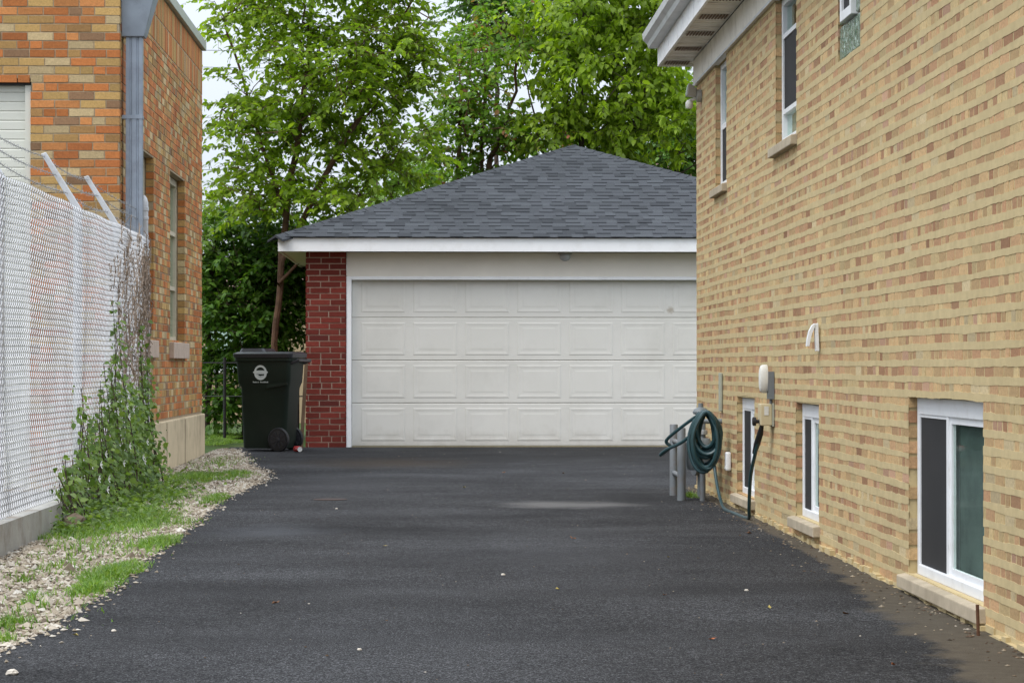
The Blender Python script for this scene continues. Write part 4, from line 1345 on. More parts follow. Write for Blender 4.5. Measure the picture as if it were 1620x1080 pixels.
# houses glimpsed through the leaves
def far_house(name, label, x0, x1, y0, y1, eave, ridge, wm, windows, chim=None):
    r_ = thing(name, label, 'house', ((x0 + x1) / 2, y0, GB))
    w = MB(); w.box(x0, x1, y0, y1, GB - 0.05, eave); w.build('wall', wm, r_)
    rr_ = MB(); ym = (y0 + y1) / 2
    rr_.add([(x0 - 0.3, y0 - 0.3, eave + 0.003), (x1 + 0.3, y0 - 0.3, eave + 0.003), (x1 + 0.3, y1 + 0.3, eave + 0.003), (x0 - 0.3, y1 + 0.3, eave + 0.003), (x0 + 1.2, ym, ridge), (x1 - 1.2, ym, ridge)],
            [(0, 1, 5, 4), (1, 2, 5), (2, 3, 4, 5), (3, 0, 4), (3, 2, 1, 0)])
    ro = rr_.build('roof', M['far_roof'], r_)
    for (a, b, c, e) in windows:
        f = MB(); f.box(a, b, y0 - 0.03, y0 + 0.02, c, e); wo = f.build('window', M['white_paint'], r_)
        p = MB(); p.box(a + 0.07, b - 0.07, y0 - 0.036, y0 - 0.031, c + 0.07, e - 0.07); p.build('pane', M['glass'], wo)
    if chim:
        c = MB(); c.box(chim[0], chim[1], chim[2], chim[3], chim[4], chim[5]); c.box(chim[0] - 0.04, chim[1] + 0.04, chim[2] - 0.04, chim[3] + 0.04, chim[5] + 0.001, chim[5] + 0.08); c.build('chimney', M['chimney'], ro)
far_house('tan_house', 'tan walled house glimpsed through the dark bush behind the trash cart', -6.5, -1.2, 44, 50, 2.35, 2.9, M['far_tan'], [(-4.0, -3.2, 0.9, 2.0)])
far_house('brick_chimney_house', 'pinkish roofed house with brick chimney behind the garage, mostly hidden by leaves', 1.2, 8.0, 43, 50, 3.0, 4.75, M['far_tan'], [(2.5, 3.4, 1.0, 2.2)], (2.2, 2.42, 44.2, 44.5, 3.2, 5.1))

# overhead wires
for i, (ya_, za_, zb_) in enumerate(((60, 8.75, 8.55), (60, 8.35, 8.15), (60, 5.9, 5.75))):
    w = MB()
    pts = [(-30 + 60 * t / 16, ya_, za_ + (zb_ - za_) * t / 16 + 0.8 * ((t / 8 - 1) ** 2) - 0.2) for t in range(17)]
    w.tube(pts, 0.011, 5)
    tag(w.build('overhead_wire', M['wire_grey']), 'thin overhead wire crossing the pale sky beside the left tree, ' + ('topmost of the three', 'middle of the three', 'lowest of the three')[i], 'wire', 'overhead wires')

# dark fence between building and garage
bf = thing('black_fence', 'low black metal fence standing in front of the dark bush beside the trash cart', 'fence', (-2.6, 31.9, gz(30)))
for x in (-2.72, -2.25, -1.78):
    p = MB(); p.tube([(x, 32.6, gz(30)), (x, 32.6, 1.12)], 0.02, 8); p.build('post', M['far_black'], bf)
for z in (0.62, 1.05):
    p = MB(); p.tube([(-3.0, 32.6, z), (-1.6, 32.6, z)], 0.009, 6); p.build('rail', M['far_black'], bf)
# climbing vine on the fence
def vine(name, label, y_lo, y_hi, hfun, n_stems, leaf_m, bark_m, seed, lsize=0.055, out=0.16, per=0.022, flowers=0):
    rng = np.random.default_rng(seed)
    root = thing(name, label, 'vine', (FX + 0.1, (y_lo + y_hi) / 2, gz(y_lo)))
    st = MB(); C, D, N, Ls, Ws, fl = [], [], [], [], [], []
    for s_ in range(n_stems):
        y = rng.uniform(y_lo, y_hi); H = hfun(y) * rng.uniform(0.15, 1.12) ** 0.8
        x = FX + 0.03 + rng.uniform(0, out)
        pts = []; yy_ = y
        k = max(4, int(H / 0.08))
        for i in range(k):
            u_ = i / (k - 1)
            yy_ += rng.normal(0, 0.02)
            xx_ = (x + 0.04 * math.sin(u_ * 5 + s_)) * (1 - u_ * 0.8) + (FX + 0.02) * u_ * 0.8
            pts.append((xx_, yy_, gz(y) + H * u_))
        st.tube(pts, [0.005 * (1 - 0.6 * i / k) for i in range(k)], 4, False)
        P = np.array(pts)
        nl = int(H / per)
        for i in range(nl):
            u_ = rng.uniform(0, 1) ** 0.9
            q = np.array([np.interp(u_ * (k - 1), np.arange(k), P[:, a]) for a in range(3)])
            q += rng.normal(0, 1, 3) * np.array([0.05, 0.06, 0.04]) * (1.15 - 0.6 * u_)
            q[0] = max(q[0], FX - 0.05)
            C.append(q); D.append(np.array([0.6, -0.35, -0.5]) + rng.normal(0, 0.6, 3)); N.append(np.array([0.6, -0.5, 0.8]) + rng.normal(0, 0.5, 3))
            L = lsize * rng.uniform(0.6, 1.4); Ls.append(L); Ws.append(L * rng.uniform(0.7, 0.95))
    st.build('stem', bark_m, root)['kind'] = 'stuff'
    v, f = leaf_arrays(np.array(C), np.array(D), np.array(N), np.array(Ls), np.array(Ws))
    np_mesh('leaves', v, f, leaf_m, root, True)['kind'] = 'stuff'
    for i in range(flowers):
        y = rng.uniform(y_lo + 0.6, y_hi - 0.3); z = rng.uniform(0.15, 0.8) * hfun(y) + 0.1
        c = (FX + out + rng.uniform(0.06, 0.12) - 0.12 * z, y, z)
        fm = MB()
        for q in range(6):
            a_ = q * math.pi / 3
            fm.add([c, (c[0] + 0.01, c[1] + 0.022 * math.cos(a_ - 0.4), c[2] + 0.022 * math.sin(a_ - 0.4)), (c[0] + 0.016, c[1] + 0.03 * math.cos(a_), c[2] + 0.03 * math.sin(a_)), (c[0] + 0.01, c[1] + 0.022 * math.cos(a_ + 0.4), c[2] + 0.022 * math.sin(a_ + 0.4))], [(0, 1, 2, 3)])
        fm.build('flower', M['petal'], root)
    return root
def hv(y):
    w_ = 0.78 + 0.22 * math.sin(y * 7.3) + 0.16 * math.sin(y * 17.1 + 1)
    return w_ * float(np.interp(y, [15.3, 16.2, 17.2, 18.2, 19.0, 19.8, 20.4], [0.28, 0.6, 0.95, 1.3, 1.2, 1.15, 1.25]))
vine('climbing_vine', 'leafy green climbing vine with small white flowers on the far end of the fence', 15.5, 20.4, hv, 150, M['leaf_vine'], M['bark_dark'], 41, 0.042, 0.13, 0.0165, 16)
# a taller sprig reaching past the end post
vine('vine_sprig', 'single green sprig with large leaves reaching past the fence end post', 20.72, 20.85, lambda y: 1.12, 3, M['leaf_pale'], M['bark_dark'], 43, 0.09, 0.26, 0.11)
# dry vine high on the fence
dv = thing('dry_vine', 'brown dried vine tangled high in the chain link near the end post', 'vine', (FX, 19.4, 1.0))
tw = MB()
rng = np.random.default_rng(77)
for s_ in range(330):
    y = rng.triangular(17.9, 20.5, 20.72); z = rng.uniform(0.75, 1.78)
    pts = []
    for i in range(7):
        pts.append((FX + 0.016 + 0.03 * rng.uniform(-1, 1), y + rng.normal(0, 0.03), z + i * 0.05 * rng.uniform(0.4, 1.3)))
        y += rng.normal(0, 0.03)
    tw.tube(pts, 0.0032, 4, False)
tw.build('dry_stem', M['twig_dry'], dv)['kind'] = 'stuff'
C = np.stack([FX + rng.uniform(-0.03, 0.04, 700), rng.triangular(18.0, 20.5, 20.72, 700), rng.uniform(0.95, 1.98, 700)], 1)
keep = C[:, 2] < 1.99
v, f = leaf_arrays(C, rng.normal(0, 1, (700, 3)), rng.normal(0, 1, (700, 3)), rng.uniform(0.015, 0.035, 700), rng.uniform(0.01, 0.022, 700))
np_mesh('dry_leaves', v, f, M['twig_dry'], dv)['kind'] = 'stuff'

# ------------------------------------------------------------------ gravel and grass of the verge
rng = np.random.default_rng(3)
n = 56000
gy_ = rng.uniform(7.4, 29.0, n)
# denser where the camera is near
ex = np.array([edge_x(t) for t in gy_])
left = np.where(gy_ < 20.3, FX + 0.06, LX + 0.05)
gx_ = left + (ex - left + 0.01) * rng.uniform(0, 1, n) ** 0.9
strays = rng.uniform(0, 1, n) < 0.012
gx_ = np.where(strays, ex + np.abs(rng.normal(0, 0.05, n)), gx_)
gzv = np.array([gz(t) for t in gy_]) + np.where(strays, 0.016, rng.uniform(-0.006, 0.012, n))
size = np.exp(rng.normal(math.log(0.0112), 0.42, n)) * np.where(strays, 0.7, 1)
octv = np.array([(1, 0, 0), (0, 1, 0), (-1, 0, 0), (0, -1, 0), (0, 0, 1), (0, 0, -1)], float)
octf = np.array([(0, 1, 4), (1, 2, 4), (2, 3, 4), (3, 0, 4), (1, 0, 5), (2, 1, 5), (3, 2, 5), (0, 3, 5)])
ang = rng.uniform(0, 6.28, n)
jit = rng.uniform(0.6, 1.3, (n, 6, 1)) * octv[None] + rng.normal(0, 0.18, (n, 6, 3))
jit = jit * size[:, None, None] * np.stack([rng.uniform(0.8, 1.4, n), rng.uniform(0.7, 1.1, n), rng.uniform(0.45, 0.75, n)], 1)[:, None, :]
ca, sa = np.cos(ang)[:, None], np.sin(ang)[:, None]
xx_ = jit[:, :, 0] * ca - jit[:, :, 1] * sa; yy_ = jit[:, :, 0] * sa + jit[:, :, 1] * ca
P = np.stack([xx_ + gx_[:, None], yy_ + gy_[:, None], jit[:, :, 2] + gzv[:, None]], 2).reshape(-1, 3)
Fq = (octf[None] + (np.arange(n) * 6)[:, None, None]).reshape(-1, 3)
tag(np_mesh('gravel', P, Fq, M['gravel']), 'pale limestone gravel of the verge along the driveway', kind='stuff')

def grass_patch(patches, seed, name, label, h=(0.018, 0.062)):
    rng = np.random.default_rng(seed)
    V, Fc, nv = [], [], 0
    for (x, y, rx, ry, nb) in patches:
        a = rng.uniform(0, 6.28, nb); r = rng.uniform(0, 1, nb) ** 0.62 * rng.uniform(0.9, 1.25, nb) * (1 + 0.25 * np.sin(a * 3 + x * 9) + 0.15 * np.sin(a * 5 + y))
        bx, by = x + rx * r * np.cos(a), y + ry * r * np.sin(a)
        bz = np.array([gz(t) for t in by]) + 0.002
        H = rng.uniform(h[0], h[1], nb) * (1.2 - 0.6 * np.minimum(r, 1.3))
        an = rng.uniform(0, 6.28, nb); ln = rng.uniform(0.4, 1.6, nb) * H
        wv = rng.uniform(0.0018, 0.0042, nb)
        sx_, sy_ = np.cos(an + 1.57) * wv, np.sin(an + 1.57) * wv
        p = np.stack([np.stack([bx - sx_, by - sy_, bz], 1), np.stack([bx + sx_, by + sy_, bz], 1),
                      np.stack([bx + sx_ * 0.8 + np.cos(an) * ln * 0.35, by + sy_ * 0.8 + np.sin(an) * ln * 0.35, bz + H * 0.6], 1), np.stack([bx - sx_ * 0.8 + np.cos(an) * ln * 0.35, by - sy_ * 0.8 + np.sin(an) * ln * 0.35, bz + H * 0.6], 1),
                      np.stack([bx + np.cos(an) * ln, by + np.sin(an) * ln, bz + H], 1)], 1).reshape(-1, 3)
        t = np.array([(0, 1, 2), (0, 2, 3), (3, 2, 4)])
        Fc.append((t[None] + (np.arange(nb) * 5)[:, None, None]).reshape(-1, 3) + nv); V.append(p); nv += nb * 5
    return tag(np_mesh(name, np.concatenate(V), np.concatenate(Fc), M['grass']), label, kind='stuff')
def gp(px_, py_, rx, ry, nb):
    x, y, z = ground_at(px_, py_); return (x, y, rx, ry, nb)
P_ = [gp(180, 912, 0.13, 0.75, 2600), gp(145, 935, 0.09, 0.3, 700), gp(252, 862, 0.11, 0.6, 1500), gp(215, 825, 0.24, 1.3, 4200), gp(120, 845, 0.2, 0.8, 1400), gp(315, 757, 0.36, 1.1, 3600), gp(372, 752, 0.2, 0.7, 900), gp(342, 792, 0.10, 0.7, 1000), gp(270, 786, 0.2, 0.8, 1000), gp(20, 990, 0.1, 0.2, 250), gp(60, 950, 0.06, 0.25, 120), gp(8, 1015, 0.06, 0.12, 120),
      gp(150, 868, 0.33, 2.4, 900), gp(230, 812, 0.3, 2.6, 1600), gp(70, 960, 0.3, 1.0, 260), gp(345, 735, 0.3, 2.0, 700),
      gp(345, 700, 0.28, 1.0, 3000), gp(355, 690, 0.3, 1.4, 3000), gp(40, 920, 0.03, 0.2, 60), gp(1095, 788, 0.06, 0.25, 260), gp(100, 900, 0.12, 0.4, 150), gp(250, 830, 0.2, 1.0, 500), gp(300, 830, 0.1, 0.5, 120), gp(210, 870, 0.15, 0.6, 160)]
grass_patch(P_, 5, 'grass', 'green grass and weeds growing through the gravel verge')
# broad-leaved weeds at the foot of the vine
rng = np.random.default_rng(8)
nl = 1800
wy = rng.uniform(14.8, 20.6, nl); wx = FX + 0.08 + np.abs(rng.normal(0, 0.22, nl)) * np.interp(wy, [14.8, 16, 20.6], [0.5, 1.1, 0.9])
wz = np.array([gz(t) for t in wy]) + np.abs(rng.normal(0, 0.06, nl))
v, f = leaf_arrays(np.stack([wx, wy, wz], 1), rng.normal(0, 1, (nl, 3)) * np.array([1, 1, 0.4]), np.array([0, 0, 1.0]) + rng.normal(0, 0.4, (nl, 3)), rng.uniform(0.025, 0.06, nl), rng.uniform(0.02, 0.04, nl))
tag(np_mesh('weeds', v, f, M['leaf_vine']), 'broad leaved weeds growing at the foot of the fence', kind='stuff')
def rock(px_, py_, r, label, m=M['rock'], seed=1, name='rock', group=None, flat=0.7):
    x, y, z = ground_at(px_, py_)
    rr_ = random.Random(seed)
    mb = MB(); prof = [(0.3 * r, 0), (0.85 * r, 0.05 * r), (r, 0.45 * r * flat), (0.8 * r, 0.95 * r * flat), (0.35 * r, 1.25 * r * flat)]
    mb.lathe(prof, (x, y, z), 'z', 9)
    mb.v = [(p[0] + rr_.uniform(-1, 1) * r * 0.13, p[1] + rr_.uniform(-1, 1) * r * 0.13, p[2] + rr_.uniform(-0.6, 1) * r * 0.1) for p in mb.v]
    return tag(mb.build(name, m), label, 'rock', group)
rock(122, 838, 0.075, 'brown rock lying in the weeds below the vine', seed=2, flat=1.1)
rock(218, 790, 0.045, 'small dark rock at the right edge of the vine', seed=3)
rock(185, 812, 0.06, 'pale grey rock half hidden under the vine', M['kerb'], 4)

# ------------------------------------------------------------------ trash cart
cx, cy = (431 - 690) / 140.0, 28.45
cart = thing('trash_cart', 'dark green wheeled trash cart with white round logo beside the red brick pier', 'trash cart', (cx, cy, gz(cy) + 0.012), math.radians(-14))
cart.scale = (0.89, 0.92, 1.0)
def rrect(x0, x1, y0, y1, z, r=0.06, k=4):
    pts = []
    for (cx_, cy_, a0) in ((x1 - r, y1 - r, 0), (x0 + r, y1 - r, 90), (x0 + r, y0 + r, 180), (x1 - r, y0 + r, 270)):
        for i in range(k + 1):
            a = math.radians(a0 + 90 * i / k)
            pts.append((cx_ + r * math.cos(a), cy_ + r * math.sin(a), z))
    return pts
def loft(rings, caps=True):
    n = len(rings[0]); vs, fs = [], []
    for r_ in rings: vs += r_
    for i in range(len(rings) - 1):
        for k in range(n):
            k2 = (k + 1) % n
            fs.append((i * n + k, i * n + k2, (i + 1) * n + k2, (i + 1) * n + k))
    if caps:
        fs.append(tuple(range(n - 1, -1, -1))); fs.append(tuple((len(rings) - 1) * n + k for k in range(n)))
    return MB().add(vs, fs)
body = loft([rrect(-0.30, 0.22, -0.24, 0.24, 0.03), rrect(-0.305, 0.26, -0.245, 0.245, 0.12), rrect(-0.325, 0.305, -0.26, 0.26, 0.70), rrect(-0.355, 0.33, -0.29, 0.29, 0.77), rrect(-0.375, 0.345, -0.305, 0.305, 1.0), rrect(-0.39, 0.36, -0.325, 0.325, 1.005), rrect(-0.39, 0.36, -0.325, 0.325, 1.04)])
body.build('body', M['cart'], cart, local=True, smooth=True)
lid = loft([rrect(-0.405, 0.375, -0.335, 0.335, 1.042), rrect(-0.41, 0.38, -0.34, 0.34, 1.085), rrect(-0.36, 0.36, -0.29, 0.29, 1.105), rrect(-0.34, 0.34, -0.26, 0.26, 1.108)])
lido = lid.build('lid', M['lid'], cart, local=True, smooth=True)
loft([rrect(-0.35, -0.0, -0.24, 0.24, 1.106, 0.04), rrect(-0.33, -0.03, -0.22, 0.22, 1.145, 0.04)]).build('lid_ridge', M['lid'], lido, local=True, smooth=True)
hn = MB(); hn.tube([(0.34, -0.25, 0.98), (0.43, -0.25, 1.01), (0.43, 0.25, 1.01), (0.34, 0.25, 0.98)], 0.018, 8); hn.build('handle', M['lid'], cart, local=True, smooth=True)
for s_ in (-1, 1):
    wy = s_ * 0.29
    wh = MB()
    wh.lathe([(0.09, wy - 0.03), (0.125, wy - 0.032), (0.135, wy - 0.018), (0.135, wy + 0.018), (0.125, wy + 0.032), (0.09, wy + 0.03)], (0.19, 0, 0.13), 'y', 28)
    wo = wh.build('wheel', M['black'], cart, local=True, smooth=True)
    hb = MB(); hb.lathe([(0.10, wy - 0.031), (0.10, wy - 0.0335)], (0.19, 0, 0.13), 'y', 24); hb.build('rim', M['lid'], wo, local=True)
    hc = MB(); hc.lathe([(0.03, wy - 0.0336), (0.028, wy - 0.048), (0.015, wy - 0.052)], (0.19, 0, 0.13), 'y', 14); hc.build('hub', M['lid'], wo, local=True, smooth=True)
    for q in range(9):
        a = q * 2 * math.pi / 9
        sp = MB(); ux, uz = math.cos(a), math.sin(a)
        pts = []
        for rr_, ww in ((0.028, 0.008), (0.098, 0.013)):
            for sg in (-1, 1):
                for yy_ in (wy - 0.0337, wy - 0.044):
                    pts.append((0.19 + ux * rr_ - uz * ww * sg, yy_, 0.13 + uz * rr_ + ux * ww * sg))
        sp.add(pts, [(1, 3, 7, 5), (0, 1, 5, 4), (2, 6, 7, 3), (4, 5, 7, 6)])
        sp.build('spoke', M['lid'], wo, local=True)
axl = MB(); axl.tube([(0.19, -0.3, 0.13), (0.19, 0.3, 0.13)], 0.012, 8); axl.build('axle', M['barb'], cart, local=True)
for s_ in (0.0,):    # recessed lift bar on the side
    lb_ = MB(); lb_.prism([(0.02, 0.70), (0.30, 0.74), (0.30, 0.77), (0.05, 0.745)], 'y', -0.298, -0.255); lb_.build('side_rib', M['cart'], cart, local=True)
# logo: ring with a banded eye shape inside and one line of small marks under it
lg = MB()
lcx, lcz, ly = -0.045, 0.875, -0.3035
def logo_y(z): return -0.29 - (z - 0.77) * 0.0652 - 0.0025
def arc_band(r_out, r_in, a0, a1, k, sx=1.0, dz=0.0):
    vs, fs = [], []
    for i in range(k + 1):
        a = a0 + (a1 - a0) * i / k
        for r_ in (r_in, r_out):
            x_, z_ = lcx + sx * r_ * math.cos(a), lcz + dz + r_ * math.sin(a)
            vs.append((x_, logo_y(z_), z_))
    for i in range(k): fs.append((2 * i, 2 * i + 2, 2 * i + 3, 2 * i + 1))
    lg.add(vs, fs)
arc_band(0.083, 0.060, 0.12, math.pi - 0.12, 24)
arc_band(0.083, 0.052, math.pi + 0.1, 2 * math.pi - 0.1, 24)
vs = []
for i in range(24):
    a = 2 * math.pi * i / 24
    x_, z_ = lcx + 0.098 * math.cos(a), lcz + 0.004 + 0.021 * math.sin(a)
    vs.append((x_, logo_y(z_) - 0.001, z_))
lg.add(vs, [tuple(range(24))])
arc_band(0.052, 0.040, math.pi + 0.5, 2 * math.pi - 0.9, 12, 1.0, 0.002)
tx = lcx - 0.10
rr_ = random.Random(3)
for k in range(13):
    w_ = rr_.uniform(0.008, 0.013); h_ = 0.016 if k in (0, 6) else rr_.uniform(0.009, 0.013)
    if k != 5:
        z_ = lcz - 0.112
        lg.add([(tx, logo_y(z_), z_), (tx + w_, logo_y(z_), z_), (tx + w_, logo_y(z_ + h_), z_ + h_), (tx, logo_y(z_ + h_), z_ + h_)], [(0, 1, 2, 3)])
    tx += 0.0155
lg.build('logo', M['print'], cart, local=True)

st = MB(); st.box(-0.02, 0.02, -0.012, 0.012, 0, 1.0)
sto = st.build('wooden_stick', M['wood']); sto.location = ((476 - 690) / 138.0, 29.12, gz(29) + 0.012); sto.rotation_euler = (math.radians(-6), math.radians(3), 0)
tag(sto, 'thin brown wooden stick leaning between the trash cart and the pier', 'stick')
can = thing('drink_can', 'red drink can with shiny end lying on the asphalt beside the cart wheel', 'can', (ground_at(473, 715)[0], 28.0, gz(28) + 0.045), math.radians(-62))
c_ = MB(); c_.lathe([(0.026, -0.06), (0.033, -0.05), (0.033, 0.05), (0.028, 0.058)], (0, 0, 0), 'x', 18); c_.build('can_body', M['can_red'], can, local=True, smooth=True)
c_ = MB(); c_.lathe([(0.028, 0.0585), (0.028, 0.061), (0.024, 0.0605)], (0, 0, 0), 'x', 18); c_.build('can_end', M['can_end'], can, local=True)

# ------------------------------------------------------------------ gas meter, bollards, hose and wall fittings
bol = thing('pipe_guard', 'grey pipe guard of two posts and a crossbar protecting the gas meter', 'bollard', (1.8, 18.75, gz(18.7)))
for (x, y, top) in ((1.79, 18.4, 0.555), (1.80, 19.1, 0.565)):
    p = MB(); p.lathe([(0.031, gz(y) - 0.05), (0.031, top - 0.006), (0.026, top), (0.01, top + 0.001)], (x, y, 0), 'z', 16); p.build('guard_post', M['pipe_grey'], bol, smooth=True)
for z in (0.20, 0.44):
    p = MB(); p.tube([(1.79, 18.42, z), (1.80, 19.08, z)], 0.018, 10); p.build('crossbar', M['pipe_grey'], bol, smooth=True)

gm = thing('gas_meter', 'grey gas meter with regulator and pipes standing against the cream brick wall', 'gas meter', (1.95, 18.65, gz(18.6)))
mb = loft([rrect(1.845, 2.005, 18.42, 18.66, 0.245, 0.04), rrect(1.83, 2.02, 18.40, 18.68, 0.28, 0.05), rrect(1.83, 2.02, 18.40, 18.68, 0.44, 0.05), rrect(1.845, 2.005, 18.42, 18.66, 0.475, 0.04)])
mbo = mb.build('meter_body', M['meter_grey'], gm, smooth=True)
ix = MB(); ix.box(1.862, 1.925, 18.375, 18.40, 0.40, 0.50); ix.build('meter_index', M['meter_light'], mbo, bevel=0.006)
rp = MB(); rp.tube([(1.97, 18.60, 0.475), (1.97, 18.60, 0.60), (1.97, 18.64, 0.63), (1.97, 18.80, 0.63), (1.97, 18.84, 0.60), (1.97, 18.84, gz(18.8))], 0.019, 10)
rp.tube([(1.90, 18.50, 0.475), (1.90, 18.50, 0.57), (1.93, 18.50, 0.60), (2.10, 18.50, 0.60)], 0.019, 10)
rp.build('pipe', M['meter_grey'], gm, smooth=True)
rg = MB(); rg.lathe([(0.02, 0.60), (0.03, 0.605), (0.03, 0.64), (0.055, 0.65), (0.06, 0.665), (0.05, 0.685), (0.02, 0.70), (0.018, 0.73)], (1.965, 18.72, 0), 'z', 18); rg.build('regulator', M['meter_grey'], gm, smooth=True)
un = MB(); un.lathe([(0.03, 0.50), (0.033, 0.503), (0.033, 0.53), (0.03, 0.533)], (1.97, 18.60, 0), 'z', 8); un.lathe([(0.03, 0.50), (0.033, 0.503), (0.033, 0.53), (0.03, 0.533)], (1.90, 18.50, 0), 'z', 8); un.build('pipe_union', M['meter_light'], gm)
vv_ = MB(); vv_.tube([(1.97, 18.84, 0.22), (1.92, 18.80, 0.22)], 0.03, 10); vv_.tube([(1.94, 18.35, 0.245), (1.94, 18.35, gz(18.4))], 0.022, 10); vv_.build('shutoff_valve', M['pipe_grey'], gm, smooth=True)

hose = thing('garden_hose', 'dark green garden hose coiled on the gas meter and trailing to the spigot box', 'hose', (1.94, 17.85, gz(17.9)))
pts = []
rr_ = random.Random(6)
ccx, ccz, ccy = 1.925, 0.475, 18.02
loops = 15
for k in range(loops):
    sx_ = 0.102 * rr_.uniform(0.45, 1.10); sz_ = 0.21 * rr_.uniform(0.6, 1.05)
    ox, oz = rr_.uniform(-0.012, 0.012), 0.205 - sz_
    for i in range(24):
        a = math.pi / 2 - 2 * math.pi * i / 24
        pinch = 1.0 - 0.42 * max(0, math.sin(a)) ** 2
        pts.append((ccx + ox + sx_ * pinch * math.cos(a), ccy - 0.08 + 0.011 * k + 0.03 * math.cos(a + k * 1.7) - 0.03 * math.cos(a), ccz + oz + sz_ * math.sin(a)))
h_ = MB(); h_.tube(pts, 0.0135, 8); h_.build('coil', M['hose'], hose, smooth=True)
def smooth_path(P, per=8):
    P = [Vector(p) for p in P]; out = []
    for i in range(len(P) - 1):
        p0, p1, p2, p3 = P[max(i - 1, 0)], P[i], P[i + 1], P[min(i + 2, len(P) - 1)]
        for q in range(per):
            t = q / per
            out.append(tuple(0.5 * ((2 * p1) + (-p0 + p2) * t + (2 * p0 - 5 * p1 + 4 * p2 - p3) * t * t + (-p0 + 3 * p1 - 3 * p2 + p3) * t ** 3)))
    out.append(tuple(P[-1])); return out
h_ = MB(); h_.tube(smooth_path([(1.92, 18.05, 0.68), (1.84, 18.15, 0.62), (1.72, 18.25, 0.52), (1.67, 18.3, 0.46), (1.70, 18.3, 0.42), (1.66, 18.33, 0.38), (1.63, 18.33, 0.36), (1.67, 18.28, 0.40), (1.78, 18.2, 0.46), (1.88, 18.08, 0.56)]), 0.0125, 8)
h_.build('loose_loop', M['hose'], hose, smooth=True)
h_ = MB(); h_.tube(smooth_path([(1.98, 17.95, 0.30), (1.985, 17.8, 0.16), (1.99, 17.6, 0.06), (1.97, 17.2, 0.03), (1.985, 16.8, 0.025), (2.005, 16.35, 0.022), (2.01, 16.18, 0.035), (2.0, 16.1, 0.1), (1.99, 15.95, 0.3), (2.0, 15.8, 0.45), (2.015, 15.72, 0.56)]), 0.0115, 8)
h_.build('hose_run', M['hose'], hose, smooth=True)
h_ = MB(); h_.tube([(1.998, 15.81, 0.46), (2.006, 15.77, 0.51), (2.02, 15.70, 0.585), (2.028, 15.68, 0.635)], [0.0155, 0.02, 0.02, 0.013], 10); h_.build('nozzle', M['black'], hose, smooth=True)

bx = thing('utility_box', 'beige utility box with a round black knob on the wall beside the farthest basement window', 'utility box', (2.1, 15.7, 0.7))
b_ = MB(); b_.box(2.012, 2.085, 15.62, 15.76, 0.635, 0.77); b_.build('box_body', M['beige_box'], bx, bevel=0.006)
b_ = MB(); b_.box(2.085, 2.0945, 15.60, 15.78, 0.63, 0.775); b_.build('back_plate', M['strip_grey'], bx)
b_ = MB(); b_.box(2.035, 2.062, 15.617, 15.6195, 0.70, 0.755); b_.build('box_label', M['off_white'], bx)
b_ = MB(); b_.lathe([(0.012, 2.011), (0.012, 1.992), (0.028, 1.99), (0.028, 1.972), (0.02, 1.968)][::-1], (0, 15.68, 0.66), 'x', 14); b_.build('knob', M['black'], bx, smooth=True)
ov = thing('oval_wall_box', 'white oval meter box on a grey bracket above the beige utility box', 'meter box', (2.1, 15.65, 0.92))
b_ = MB()
rings = []
for (xo, k) in ((2.058, 0.95), (2.053, 1.0), (2.026, 1.0), (2.012, 0.9), (2.006, 0.65)):
    rings.append([(xo, 15.64 + 0.038 * k * math.cos(2 * math.pi * i / 24), 0.925 + 0.088 * k * math.sin(2 * math.pi * i / 24)) for i in range(24)])
loft(rings).build('oval_cover', M['off_white'], ov, smooth=True)
b_ = MB(); b_.box(2.059, 2.0945, 15.60, 15.68, 0.80, 0.97); b_.tube([(2.08, 15.64, 0.80), (2.08, 15.64, 0.735)], 0.01, 8); b_.build('bracket', M['pipe_grey'], ov)
b_ = MB(); b_.box(2.075, 2.0945, 18.42, 18.52, 0.675, 0.955)
tag(b_.build('wall_conduit_strip', M['strip_grey'], bevel=0.004), 'flat grey green cover strip on the wall above the hose coil', 'cover strip')
b_ = thing('outlet_cover', 'small white outlet cover low on the wall just beside the hose coil', 'outlet cover', (2.095, 17.9, 0.33))
q_ = MB(); q_.box(2.055, 2.0945, 17.88, 17.96, 0.262, 0.395); q_.build('cover', M['vinyl'], b_, bevel=0.012)
q_ = MB(); q_.box(2.05, 2.0545, 17.89, 17.95, 0.275, 0.285); q_.build('cover_lip', M['off_white'], b_)
vb_ = thing('white_bracket', 'white bent metal bracket sticking out of the wall above the middle basement window', 'bracket', (2.1, 13.75, 1.15))
p = MB()
pr = [(2.092, 1.085), (2.072, 1.085), (2.066, 1.235), (2.086, 1.238)]
p.prism(pr, 'y', 13.73, 13.77); p.build('back_leg', M['vinyl'], vb_, bevel=0.003)
p = MB()
outl = [(2.066, 1.236), (2.052, 1.225), (2.036, 1.195), (2.026, 1.15), (2.022, 1.112), (2.036, 1.112), (2.042, 1.148), (2.051, 1.182), (2.062, 1.208), (2.0655, 1.215)]
p.prism(outl, 'y', 13.725, 13.775); p.build('curved_arm', M['vinyl'], vb_)
